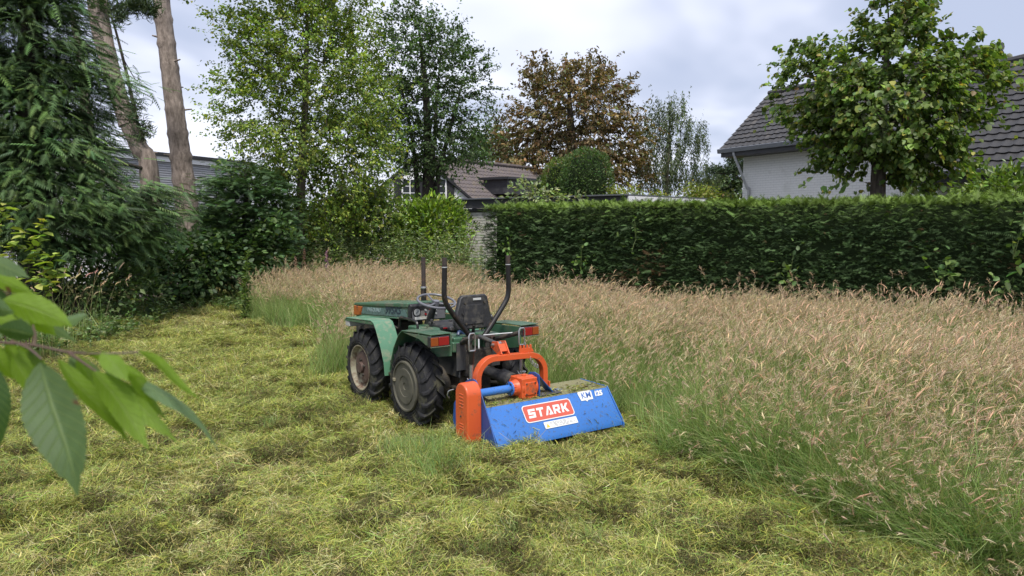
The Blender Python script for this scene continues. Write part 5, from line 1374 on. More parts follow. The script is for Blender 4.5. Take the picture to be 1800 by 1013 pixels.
# shoots of a variegated climber above the left end of the hedge and on the garage wall
Y = 16.8
bush('climber', 'pale variegated climber sprouting above the left end of the hedge', [plobe(922, 333, 22, 22, Y), plobe(960, 345, 34, 10, Y), plobe(895, 348, 18, 9, Y), plobe(1010, 348, 24, 7, Y)], 420, .10, [(.20, .24, .12), (.13, .19, .06), (.25, .28, .16)], M['leaf'], seed=17, shell=.5, nclu=70, crad=.08, base=at(935, 388, Y))
bush('wall_ivy', 'dark ivy strand climbing the pale garage wall', [plobe(812, 400, 7, 34, 21.5), plobe(822, 392, 14, 5, 21.3), plobe(840, 400, 10, 4, 21.2)], 300, .08, [(.04, .07, .025), (.06, .09, .03)], M['leaf'], seed=18, shell=.2, nclu=60, crad=.06, base=at(812, 388, 21.3))

# ---- weeds growing out of the hedge
def sprig(name, label, px, py, Y, n, size, cols, seed, spread=.10, cat='plant', tall=.2):
    r = np.random.default_rng(seed); c = at(px, py, Y); root = empty(name, c); tag(root, label, cat)
    pos = c + r.normal(0, 1, (n, 3)) * [spread, spread * .5, spread + tall * .4]; D = r.normal(0, 1, (n, 3)) + [0, -.6, .3]; N = r.normal(0, .5, (n, 3)) + [0, -.5, 1]
    L = size * np.exp(r.normal(0, .2, n)); V, F, C = scatter('leaf6', pos, D, N, L, L * .7, palette(cols, n, None, .2, r))
    np_obj('leaves', V, F, M['leaf'], root, col=C)
    mb = MB(); 
    for i in range(4): mb.tube([c + [0, .1, -tall], pos[i % n] * .5 + (c + [0, .05, -tall * .5]) * .5, pos[i % n]], [.006, .004, .003], 5)
    o = mb.build('stem', M['grass_stem'], root); o.matrix_parent_inverse = Matrix.Translation(-Vector(root.location))
M['grass_stem'] = mat('green_stem', (.12, .16, .05), .7)
def hedge_Y(px):      # distance of the hedge face along a photo column
    k = (px - 900) / FPX; s = (k * HA[1] - HA[0]) / (HD[0] - k * HD[1]); return HA[1] + HD[1] * s
wl2 = [(.12, .2, .05), (.16, .24, .07), (.09, .16, .05)]
for (px, py, n, sz, lab) in ((1120, 402, 22, .075, 'bindweed shoot with pale leaves high on the left half of the hedge'), (1022, 459, 26, .09, 'bright green weed standing at the foot of the hedge near the tractor'), (1390, 478, 34, .09, 'leafy weed at the foot of the hedge in its middle'), (1660, 480, 40, .09, 'broad yellow green weed growing from the lower right of the hedge'), (1765, 505, 22, .09, 'small bright weed low at the right end of the hedge'), (1792, 430, 26, .10, 'grey green climber leaves at the right edge of the hedge'), (895, 440, 26, .08, 'pale green weed at the left end of the hedge')):
    sprig('hedge_weed', lab, px, py, hedge_Y(px) - .12, n, sz, wl2, int(px), .10)
# overhead wire by the right roof
w0, w1 = at(1700, 112, 26), at(1860, 84, 20)
tag(MB().tube([w0, w0 * .5 + w1 * .5 - [0, 0, .05], w1], .012, 5).build('overhead_wire', M['black_trim']), 'thin dark wire crossing the sky above the right roof ridge', 'wire')
# ------------------------------------------------------------------ grass
def var_mesh(name, V, F, C, m):
    me = np_mesh(name, V, F, C); me.materials.append(m); return bpy.data.objects.new(name, me)

# --- patches of cut grass: strands lying every way
gr = np.random.default_rng(41)
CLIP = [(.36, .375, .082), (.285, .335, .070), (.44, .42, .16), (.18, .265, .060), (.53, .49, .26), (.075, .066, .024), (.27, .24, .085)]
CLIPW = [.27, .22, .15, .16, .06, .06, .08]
def clip_patch(i, n=300, rad=.17, hmax=.05, wts=CLIPW, up=.26, w=.0032):
    r = np.random.default_rng(100 + i)
    a = r.uniform(0, 6.28, n); q = rad * np.sqrt(r.random(n)); main = r.uniform(0, 6.28)
    P = np.stack([q * np.cos(a), q * np.sin(a), r.random(n) ** 1.4 * hmax * (1.15 - (q / rad) ** 2)], 1)
    az = np.where(r.random(n) < .55, main + r.normal(0, .5, n), r.uniform(0, 6.28, n))
    L = .062 * np.exp(r.normal(0, .5, n))
    el = r.normal(.06, up, n); stand = r.random(n) < .05; el = np.where(stand, r.uniform(.5, 1.2, n), el)
    d = np.stack([np.cos(az) * np.cos(el), np.sin(az) * np.cos(el), np.sin(el)], 1)
    s = nrm(np.cross(d, np.array([0, 0, 1.]) + r.normal(0, .5, (n, 3)))); u = np.cross(s, d)
    W = w * np.exp(r.normal(0, .3, n)); bend = L * r.normal(-.02, .14, n)
    sb = L * r.normal(0, .12, n)
    V = []
    for t, k in ((-.5, .7), (0, 1), (.5, .35)):
        c = P + d * (L * t)[:, None] + u * (bend * (1 - 4 * t * t))[:, None] + s * (sb * (1 - 4 * t * t))[:, None] + [0, 0, .008]
        V += [c - s * (W * k / 2)[:, None], c + s * (W * k / 2)[:, None]]
    V = np.stack(V, 1).reshape(-1, 3); f = np.array([(0, 1, 3, 2), (2, 3, 5, 4)])
    F = (f[None] + (np.arange(n) * 6)[:, None, None]).reshape(-1, 4)
    C = np.repeat(palette(CLIP, n, wts, .22, r), 6, axis=0)
    return var_mesh('clipping_patch', V, [F], C, M['clip'])
variants = [clip_patch(i) for i in range(8)]
variants += [clip_patch(8 + i, 380, .15, .11, up=.42) for i in range(4)]                                    # fluffier heaps
variants += [clip_patch(12 + i, 250, .16, .04, wts=[.12, .18, .03, .42, .02, .15, .08]) for i in range(3)]       # greener
variants += [clip_patch(15 + i, 250, .16, .04, wts=[.12, .06, .26, .04, .26, .10, .16]) for i in range(3)]       # straw
variants += [clip_patch(18 + i, 200, .15, .03, wts=[.03, .06, .01, .10, .01, .66, .13]) for i in range(3)]     # dark brown: damp clumps with the hollows' shade put into the colour
def lawn_points(n, ymax=19.5, near=2.6):
    # density falls with distance
    y = near + (ymax - near) * gr.random(n) ** 1.75; x = gr.uniform(-8.2, 6.2, n)
    return x, y
x, y = lawn_points(82000)
ok = inside(LAWN, x, y) & (np.abs(x) < .80 * y + .8)
tall_in = inside(TALL, x, y) & (dist_poly(TALL, x, y) > .30)
ok &= ~tall_in
# leave hollows where the thatch and soil show
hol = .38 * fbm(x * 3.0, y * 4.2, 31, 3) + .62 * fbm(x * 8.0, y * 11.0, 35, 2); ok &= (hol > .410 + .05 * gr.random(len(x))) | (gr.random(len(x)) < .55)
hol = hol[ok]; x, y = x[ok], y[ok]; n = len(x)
z = ground_z(x, y); e = .06
slx = (ground_z(x + e, y) - ground_z(x - e, y)) / (2 * e); sly = (ground_z(x, y + e) - ground_z(x, y - e)) / (2 * e)
tone = .6 * fbm(x * .8, y * .6, 77, 3) + .4 * fbm(x * 3, y * 3.5, 78, 2) + gr.normal(0, .05, n)
idx = gr.integers(0, 8, n); heap = gr.random(n) < .10 + .35 * (fbm(x * 1.7, y * 2.2, 83, 2) > .42); idx[heap] = gr.integers(8, 12, heap.sum())
g_ = tone > .53; q_ = g_ & (gr.random(n) < .5); idx[q_] = gr.integers(12, 15, q_.sum())
s_ = tone < .37; q_ = s_ & (gr.random(n) < .6); idx[q_] = gr.integers(15, 18, q_.sum())
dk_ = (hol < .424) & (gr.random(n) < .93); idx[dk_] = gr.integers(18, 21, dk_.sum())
rot = np.stack([np.arctan(sly), -np.arctan(slx), gr.uniform(0, 6.28, n)], 1)
scl = np.ones((n, 3)) * np.exp(gr.normal(0, .12, n))[:, None] * np.clip(.85 + .045 * (y - 4), .85, 1.5)[:, None]
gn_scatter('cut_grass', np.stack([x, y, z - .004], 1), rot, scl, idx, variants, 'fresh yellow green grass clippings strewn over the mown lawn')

# --- standing grass
HEAD = [(.58, .425, .29), (.63, .51, .32), (.50, .36, .25), (.67, .57, .38), (.45, .315, .225)]
BLADE = [(.215, .32, .095), (.265, .37, .12), (.165, .265, .085), (.34, .39, .16), (.43, .43, .22)]
def tall_tuft(i, nb=48, nh=9, hb=.60, hh=.80, rad=.15, wind=.25, bw=.0055, hs=1.0, fine=.45):
    r = np.random.default_rng(300 + i)
    def base(n):
        a = r.uniform(0, 6.28, n); q = rad * np.sqrt(r.random(n)); return np.stack([q * np.cos(a), q * np.sin(a), np.zeros(n) - .01], 1)
    H = hb * np.exp(r.normal(0, .25, nb)); az = r.uniform(0, 6.28, nb)
    V1, F1, C1, _ = strips(base(nb), az, H * np.abs(r.normal(.38, .22, nb)), H, H * r.uniform(0, .35, nb), bw * np.exp(r.normal(0, .25, nb)), palette(BLADE, nb, [.32, .28, .2, .13, .07], .2, r), 4, r=r)
    Vs, Fs, Cs = [V1], [F1], [C1]; off = len(V1)
    if nh:
        H = hh * np.exp(r.normal(0, .13, nh)); az = np.where(r.random(nh) < .7, r.normal(0, .6, nh), r.uniform(0, 6.28, nh))
        lean = H * np.abs(r.normal(wind, .12, nh))
        V2, F2, C2, ctr = strips(base(nh), az, lean, H, H * .06, np.full(nh, .0030), palette([(.17, .20, .07), (.24, .24, .10), (.30, .27, .14)], nh, None, .2, r), 4, tipw=.6, r=r)
        Vs.append(V2); Fs.append(F2 + off); Cs.append(C2); off += len(V2)
        tip = ctr[:, -1]; d = nrm(ctr[:, -1] - ctr[:, -2])
        # plume: a soft spindle with ragged spikelets, bending on from the stem
        droop = r.uniform(.1, 1.0, nh); L = .078 * hs * np.exp(r.normal(0, .24, nh)); W = .0052 * hs * np.exp(r.normal(0, .28, nh))
        hd = np.stack([np.cos(az), np.sin(az), np.zeros(nh)], 1); col = palette(HEAD, nh, [.3, .25, .2, .13, .12], .14, r)
        K = 4; ts = np.linspace(0, 1, K + 1); prof = np.array([.25, .85, 1, .75, .12])
        cc = tip[:, None] + (L[:, None] * ts)[..., None] * d[:, None] + (L[:, None] * droop[:, None] * ts ** 2 * .55)[..., None] * (hd - [0, 0, 1.0])[:, None]
        sx = nrm(np.cross(d, [0.3, .2, 1.])); sy = np.cross(sx, d); ring = []
        for k in range(4):
            a = k * np.pi / 2; ring.append(cc + (W[:, None] * prof)[..., None] * (np.cos(a) * sx + np.sin(a) * sy)[:, None] * np.exp(r.normal(0, .2, (nh, K + 1, 1))))
        V3_ = np.stack(ring, 2).reshape(nh, -1, 3); f = np.array([(j * 4 + k, j * 4 + (k + 1) % 4, (j + 1) * 4 + (k + 1) % 4, (j + 1) * 4 + k) for j in range(K) for k in range(4)])
        Vs.append(V3_.reshape(-1, 3)); Fs.append((f[None] + (np.arange(nh) * 4 * (K + 1))[:, None, None]).reshape(-1, 4) + off); Cs.append(np.repeat(col, 4 * (K + 1), axis=0)); off += nh * 4 * (K + 1)
        # every second head is an open, hair-fine panicle instead of a plume
        fin = r.random(nh) < fine
        cw_ = np.where(fin, .25, 1.0); mid = cc
        V3_ = (mid[:, :, None] + (V3_.reshape(nh, K + 1, 4, 3) - mid[:, :, None]) * cw_[:, None, None, None]).reshape(nh, -1, 3)
        Vs[-1] = V3_.reshape(-1, 3)
        q = np.repeat(np.where(fin)[0], 22); mq = len(q)
        if mq:
            t = r.uniform(-.2, 1, mq); jj = np.clip((t * K).astype(int), 0, K); pp = cc[q, jj] + d[q] * (t * L[q] * .3)[:, None]
            da = nrm(d[q] * .55 + r.normal(0, .6, (mq, 3))); sa = nrm(np.cross(da, r.normal(0, 1, (mq, 3)))); la = (.034 * hs * (1.15 - .7 * t.clip(0, 1)) * np.exp(r.normal(0, .3, mq)))[:, None]
            V5 = np.stack([pp, pp + da * la * .75 - sa * .0019, pp + da * la, pp + da * la * .75 + sa * .0019], 1).reshape(-1, 3)
            Vs.append(V5); Fs.append(np.arange(mq * 4).reshape(-1, 4) + off); off += mq * 4
            Cs.append(np.repeat(palette([(.51, .375, .275), (.55, .43, .32), (.45, .33, .235), (.59, .49, .35)], mq, None, .15, r), 4, axis=0))
        # spikelets
        m = nh * 9; hk = np.repeat(np.arange(nh), 9); t = r.uniform(.05, .9, m); j = (t * K).astype(int); fr = (t * K - j)[:, None]
        p = cc[hk, j] * (1 - fr) + cc[hk, np.minimum(j + 1, K)] * fr
        dd = nrm(d[hk] + r.normal(0, .55, (m, 3))); ss = nrm(np.cross(dd, r.normal(0, 1, (m, 3)))); l = (.020 * hs * np.exp(r.normal(0, .3, m)))[:, None]
        V4 = np.stack([p - ss * .0022, p + ss * .0022, p + dd * l], 1).reshape(-1, 3)
        T = np.arange(m * 3).reshape(-1, 3); 
        return Vs, Fs, Cs, V4, T + off, np.repeat(col[hk], 3, axis=0)
    return Vs, Fs, Cs, np.empty((0, 3)), np.empty((0, 3), int), np.empty((0, 3))
def tuft_obj(*a, **k):
    Vs, Fs, Cs, V4, T, C4 = tall_tuft(*a, **k)
    return var_mesh('grass_tuft', np.concatenate(Vs + [V4]), [np.concatenate(Fs), T] if len(T) else [np.concatenate(Fs)], np.concatenate(Cs + [C4]), M['grass'])
tv = [tuft_obj(i) for i in range(8)]                                                             # 0-7 full of heads
tv += [tuft_obj(20 + i, 62, 4, .58, .80, .15, .3) for i in range(5)]                             # 8-12 mostly green
tv += [tuft_obj(40 + i, 50, 9, .40, .66, .18, .62, hs=1.1) for i in range(5)]                    # 13-17 leaning, at the edge
tv += [tuft_obj(60 + i, 40, 0, .22, .3, .13, .3, bw=.005) for i in range(3)]                     # 18-20 short green
tv += [tuft_obj(80 + i, 38, 13, .54, .86, .16, .28, hs=1.0, fine=.3) for i in range(4)]                  # 21-24 plume-thick
n = 30000
x = gr.uniform(-6, 12, n); y = 2.0 + 16 * gr.random(n) ** 1.25
ok = inside(TALL, x, y) & (np.abs(x) < .80 * y + 1.6)
x, y = x[ok], y[ok]; dp = dist_poly(TALL, x, y); n = len(x)
# the standing grass is thinner towards the cut edge
ok = gr.random(n) < np.clip(.45 + dp * 1.2, 0, 1); x, y, dp = x[ok], y[ok], dp[ok]; n = len(x)
nearedge = dist_poly(TALL[:9], x, y)            # distance to the mown side
gpatch = fbm(x * .55 + 3, y * .45, 51, 3) + gr.normal(0, .05, n)
idx = gr.integers(0, 8, n)
q_ = gr.random(n) < .15; idx[q_] = gr.integers(21, 25, q_.sum())
q_ = (gpatch > .49) & (gr.random(n) < .85); idx[q_] = gr.integers(8, 13, q_.sum())
q_ = (gr.random(n) < 1.02 - .22 * nearedge); idx[q_] = gr.integers(8, 13, q_.sum())
right = np.clip((x - 1.6) / 1.2, 0, 1)
q_ = (nearedge < 1.2) & (gr.random(n) < .62 - .35 * nearedge) & (gr.random(n) < .10 + .90 * right); idx[q_] = gr.integers(13, 18, q_.sum())
q_ = (dp < .16) & (gr.random(n) < .5); idx[q_] = gr.integers(18, 21, q_.sum())
hs_ = .92 + .36 * (fbm(x * .7, y * .7, 61, 3) - .45) * 2 + gr.normal(0, .05, n)
hs_ *= np.clip(.72 + nearedge * .3, .72, 1.0)
back = dist_poly([TALL[i] for i in (11, 12)], x, y)
hs_ *= np.clip(.78 + .12 * back, .78, 1.0)
scl = np.stack([np.ones(n), np.ones(n), np.ones(n)], 1) * np.clip(hs_, .55, 1.35)[:, None]
az = np.arctan2(.15, 1.0) + gr.normal(0, .9, n)
gust = fbm(x * .9, y * .9, 121, 3) - .45; gu2 = fbm(x * .8, y * .8, 131, 3) - .45
lay = .06 + .6 * np.clip(gust - .10, 0, 1) + .30 * np.clip(.7 - nearedge, 0, .7) * right
rot = np.stack([gr.normal(0, .09, n) + gu2 * .5 + .35 * np.clip(.6 - nearedge, 0, .6) * right, gr.normal(0, .09, n) + lay * .55, gr.normal(0, .25, n) * 0], 1)
rot = np.stack([rot[:, 0], rot[:, 1], gr.normal(.1, .55, n)], 1)
gn_scatter('tall_grass', np.stack([x, y, ground_z(x, y) - .01], 1), rot, scl, idx, tv, 'uncut meadow grass with pinkish beige seed heads in front of the hedge')
# --- tufts pushed over along the cut edge, lying towards the lawn
ep = np.array([TALL[i] for i in range(0, 9)]); es = np.concatenate([[0], np.cumsum(np.hypot(*np.diff(ep, axis=0).T))])
n = 250; t = es[1] + .55 + gr.random(n) * (es[-1] - es[1] - .55); t = np.where(gr.random(n) < .75, es[2] + gr.random(n) * (es[7] - es[2]), t)
off = gr.normal(.10, .16, n); x = np.interp(t, es, ep[:, 0]) + off * .7; y = np.interp(t, es, ep[:, 1]) + off * .7
ua = np.arctan2(-.75, -.65) + gr.normal(0, .95, n); az = np.arctan2(np.cos(ua), -np.sin(ua))
tilt = np.clip(gr.normal(.70, .30, n), .1, 1.3)
idx = np.where(gr.random(n) < .82, gr.integers(8, 13, n), gr.integers(13, 18, n))
gn_scatter('lodged_grass', np.stack([x, y, ground_z(x, y) + .01], 1), np.stack([tilt, gr.normal(0, .1, n), az], 1), np.ones((n, 3)) * gr.uniform(.7, 1.0, n)[:, None], idx, tv, 'standing grass pushed over along the edge of the mown lawn')
# --- sparse living grass inside the mown lawn and round the machine
n = 2600
x = gr.uniform(-7, 5, n); y = 2.6 + 15 * gr.random(n) ** 1.6
ok = inside(LAWN, x, y) & ~inside(TALL, x, y) & (fbm(x * 1.3, y * 1.1, 91, 3) > .50); x, y = x[ok], y[ok]
ex = [P2(*p) for p in [(760 + gr.normal(0, 32), 828 + gr.normal(0, 16)) for _ in range(46)] + [(725 + gr.normal(0, 30), 800 + gr.normal(0, 10)) for _ in range(22)] + [(590 + gr.normal(0, 14), 628 + gr.normal(0, 10)) for _ in range(26)] + [(840 + gr.normal(0, 20), 738 + gr.normal(0, 12)) for _ in range(14)]]
x = np.concatenate([x, [p[0] for p in ex]]); y = np.concatenate([y, [p[1] for p in ex]]); n = len(x)
idx = gr.integers(18, 21, n); scl = np.ones((n, 3)) * gr.uniform(.35, .75, n)[:, None]; scl[-108:] *= 1.45
rot = np.stack([gr.normal(0, .15, n), gr.normal(0, .15, n), gr.uniform(0, 6.28, n)], 1)
gn_scatter('short_grass', np.stack([x, y, ground_z(x, y) - .005], 1), rot, scl, idx, tv, 'thin living grass blades poking through the clippings')
# clippings lying on the mower deck
n = 800; cr_ = np.random.default_rng(77)
u = cr_.uniform(.02, MW - .02, n); v = YT + .005 + np.abs(cr_.normal(0, .12, n)); ok = v < .60; u, v = u[ok], v[ok]; n = len(u)
cw, sw_ = math.cos(M_TH), math.sin(M_TH)
P = np.stack([M_O[0] + u * cw - v * sw_, M_O[1] + u * sw_ + v * cw, np.full(n, ZT + .010) + cr_.random(n) * .006], 1)
D = nrm(cr_.normal(0, 1, (n, 3)) * [1, 1, .12])
m = 70; u2, v2 = cr_.uniform(.03, MW - .03, m), cr_.random(m) ** 1.3 * .30
ok = ((u2 < .32) | (u2 > .93)) & ~((u2 > .97) & (v2 > .2)); u2, v2 = u2[ok], v2[ok]; m = len(u2)          # bits stuck to the back panel
yy, zz = .012 + (YT - .012) * v2 / .36 - .006, ZL + .012 + (ZT - ZL - .012) * v2 / .36 + .009
P = np.concatenate([P, np.stack([M_O[0] + u2 * cw - yy * sw_, M_O[1] + u2 * sw_ + yy * cw, zz], 1)])
pn_w = np.array([.79 * sw_, -.79 * cw, .61]); d2 = nrm(np.cross(pn_w, cr_.normal(0, 1, (m, 3))))
D = np.concatenate([D, d2]); Nn = np.concatenate([cr_.normal(0, .3, (n, 3)) + [0, 0, 1], np.tile(pn_w, (m, 1))]); n = n + m
V, F, C = scatter('leaf4', P, D, Nn, .034 * np.exp(cr_.normal(0, .4, n)), np.full(n, .005), palette(CLIP, n, [.2, .22, .06, .14, .03, .25, .1], .3, cr_) * np.where(np.arange(n) >= n - m, .35, 1.0)[:, None])
tag(np_obj('deck_clippings', V, F, M['clip'], None, col=C), 'grass clippings lying on the mower deck', None, None, 'stuff')
# ------------------------------------------------------------------ herbs, weeds and the cherry branch in front
hr2 = np.random.default_rng(55)
def herb_mass(name, label, areas, per, size, cols, seed, wts=None):
    """areas: (px, Y, half width m, half depth m, height m, stems)"""
    r = np.random.default_rng(seed); Ps, Ds, Ls, Cs = [], [], [], []; SV, SF, SC, so = [], [], [], 0
    for (px, Y, hw, hd_, h, ns) in areas:
        c = gnd(px, Y); x = c[0] + r.uniform(-hw, hw, ns); y = c[1] + r.uniform(-hd_, hd_, ns); H = h * np.exp(r.normal(0, .2, ns))
        az = r.uniform(0, 6.28, ns)
        V, F, C, ctr = strips(np.stack([x, y, 0 * x], 1), az, H * .12, H, 0 * H, np.full(ns, .012), palette([(.10, .14, .05), (.13, .15, .06)], ns, r=r), 4, .4, r=r)
        SV.append(V); SF.append(F + so); SC.append(C); so += len(V)
        m = ns * per; k = np.repeat(np.arange(ns), per); t = r.random(m) ** .7
        p = np.stack([np.interp(t, np.linspace(0, 1, 5), np.arange(5)), k], 1)
        j = np.minimum(p[:, 0].astype(int), 3); fr = (p[:, 0] - j)[:, None]
        q = ctr[k, j] * (1 - fr) + ctr[k, j + 1] * fr
        a = r.uniform(0, 6.28, m); d = np.stack([np.cos(a), np.sin(a), r.normal(.15, .35, m)], 1)
        Ps.append(q); Ds.append(d); Ls.append(size * (1.25 - .75 * t) * np.exp(r.normal(0, .25, m)))
        Cs.append(palette(cols, m, wts, .2, r) * np.exp(r.normal(0, .15, ns))[k][:, None])
    P, D, L, C = map(np.concatenate, (Ps, Ds, Ls, Cs))
    V, F, Cc = scatter('leaf4', P, D, np.array([0, 0, 1.]) + r.normal(0, .45, D.shape), L, L * .38, C)
    V = np.concatenate(SV + [V]); F = [np.concatenate(SF), F[0] + so]
    return np_obj(name, V, F, M['leaf'], None, col=np.concatenate(SC + [Cc])), P
HB = [(.20, .275, .125), (.155, .235, .09), (.24, .31, .16), (.28, .32, .15)]
o, _ = herb_mass('undergrowth', '', [(500, 17.6, 1.0, .45, 1.15, 80), (580, 17.9, 1.0, .5, 1.35, 120), (660, 17.9, 1.0, .5, 1.45, 130), (740, 17.9, .9, .5, 1.45, 140), (800, 17.7, .6, .4, 1.35, 90), (845, 17.0, .35, .25, 1.15, 30), (455, 17.0, .6, .4, 1.05, 60)], 30, .12, HB, 61)
tag(o, 'band of nettles and pale herbs between the meadow and the laurel', None, None, 'stuff')
o, _ = herb_mass('ground_cover', '', [(300, 14.9, 1.9, .45, .30, 150), (400, 15.6, 1.1, .4, .32, 90), (190, 13.6, 1.2, .6, .35, 110), (110, 11.8, 1.1, .9, .35, 130), (40, 10.6, 1.0, 1.2, .35, 130)], 16, .11, [(.07, .125, .042), (.105, .17, .055), (.145, .22, .08), (.21, .26, .13)], 62)
tag(o, 'low leafy weeds along the shaded left edge of the lawn', None, None, 'stuff')

def single_herb(name, label, px, Y, h, n, size, cols, seed, lean=0.0, cat='plant', top=None):
    r = np.random.default_rng(seed); b = gnd(px, Y); root = empty(name, b); tag(root, label, cat)
    P = resample(smooth_path([b, b + [lean * .3, 0, h * .5], b + [lean, 0, h]]), 12)
    o = MB().tube(P, list(np.linspace(.012, .004, 12)), 6).build('stem', M['grass_stem'], root); o.matrix_parent_inverse = Matrix.Translation(-Vector(root.location))
    t = r.random(n) ** .8; i = np.minimum((t * 11).astype(int), 10); q = P[i] + (P[np.minimum(i + 1, 11)] - P[i]) * ((t * 11) - i)[:, None]
    a = r.uniform(0, 6.28, n); d = np.stack([np.cos(a), np.sin(a), r.normal(.5, .3, n)], 1); L = size * (1.25 - t * .8) * np.exp(r.normal(0, .2, n))
    V, F, C = scatter('leaf4', q, d, np.array([0, 0, 1.]) + r.normal(0, .4, (n, 3)), L, L * .3, palette(cols, n, None, .2, r))
    np_obj('leaves', V, F, M['leaf'], root, col=C)
    if top:
        m = 160; z = r.random(m); q = P[-1] + np.stack([r.normal(0, .018, m) * (1.3 - z), r.normal(0, .018, m) * (1.3 - z), z * top[1] - top[1] * .5], 1)
        V, F, C = scatter('leaf4', q, r.normal(0, 1, (m, 3)) + [0, 0, .4], r.normal(0, 1, (m, 3)), np.full(m, .035), np.full(m, .02), palette([top[0]], m, None, .25, r))
        np_obj('flower_spike', V, F, M['leaf'], root, col=C)
single_herb('mugwort', 'tall fresh green leafy weed at the left tip of the standing grass', 425, 13.6, 1.38, 260, .13, [(.12, .19, .05), (.15, .22, .06), (.09, .15, .045)], 71, .10)
single_herb('mugwort', 'thin green weed rising out of the beige grass left of the tractor', 540, 14.6, 1.15, 120, .10, [(.13, .19, .05), (.10, .16, .045)], 72, .15)
single_herb('mugwort', 'single green weed standing among the seed heads right of the tractor', 1208, 9.4, .92, 120, .09, [(.12, .18, .04), (.10, .155, .04)], 73, .02)
single_herb('loosestrife', 'purple flower spike behind the beige grass at the left', 571, 16.3, 1.05, 60, .09, HB, 74, .02, 'flower', ((.26, .09, .26), .42))
single_herb('dock', 'reddish brown seeding dock at the back of the standing grass', 533, 15.8, 1.05, 40, .10, HB, 75, .0, 'plant', ((.26, .15, .12), .55))
single_herb('dock', 'smaller pinkish seeding dock beside the taller reddish one', 520, 15.5, .95, 30, .09, HB, 76, -.03, 'plant', ((.30, .19, .15), .4))

# sunlit young plant at the left edge
r = np.random.default_rng(81); Yp = 9.2
root = empty('young_shrub', gnd(30, Yp)); tag(root, 'young shrub with lime green leaves at the left edge above the cherry branch', 'plant')
stems = [[gnd(30, Yp), at(45, 500, Yp), at(62, 440, Yp), at(74, 384, Yp)], [gnd(30, Yp), at(15, 500, Yp - .1), at(20, 440, Yp - .1), at(48, 405, Yp - .1)], [gnd(30, Yp), at(60, 520, Yp), at(80, 470, Yp), at(98, 448, Yp)], [gnd(0, Yp), at(-12, 450, Yp), at(-5, 400, Yp), at(8, 356, Yp)], [gnd(30, Yp), at(70, 540, Yp), at(92, 500, Yp), at(104, 475, Yp)]]
mb = MB(); Ps = []
for s_ in stems:
    P = smooth_path(s_, 8); mb.tube(P, list(np.linspace(.008, .002, len(P))), 6); Ps += [P[i] for i in range(len(P) // 2 - 2, len(P))]
o = mb.build('stem', M['twig'], root); o.matrix_parent_inverse = Matrix.Translation(-Vector(root.location))
Pn = np.array([tuple(p) for p in Ps]); n = 210; k = r.integers(0, len(Pn), n); a = r.uniform(0, 6.28, n)
d = np.stack([np.cos(a), np.sin(a), r.normal(.05, .25, n)], 1); L = .115 * np.exp(r.normal(0, .25, n))
V, F, C = scatter('leaf6', Pn[k] + r.normal(0, .035, (n, 3)), d, np.array([0, 0, 1.]) + r.normal(0, .3, (n, 3)), L, L * .62, palette([(.30, .39, .06), (.23, .32, .06), (.38, .42, .11), (.15, .24, .06)], n, None, .15, r))
np_obj('leaves', V, F, M['leaf'], root, col=C)
dg = var = tuft_obj(95, 40, 9, .42, .62, .14, .35, hs=1.25)
for (px, Y_, rz, lab) in ((100, 10.6, .2, 'dry grass tuft with seed heads under the lime green shrub'), (150, 11.2, 1.0, 'arching dry grass tuft with pale seed heads against the dark conifer'), (60, 9.8, 2.0, 'green grass tuft at the left border beneath the young shrub')):
    b = gnd(px, Y_)
    t = link(bpy.data.objects.new('grass_tuft', dg.data)); t.location = b; t.rotation_euler = (0, 0, rz); t.scale = (1.3, 1.3, 1.75)
    tag(t, lab, 'grass tuft', 'grass tufts at the left border')

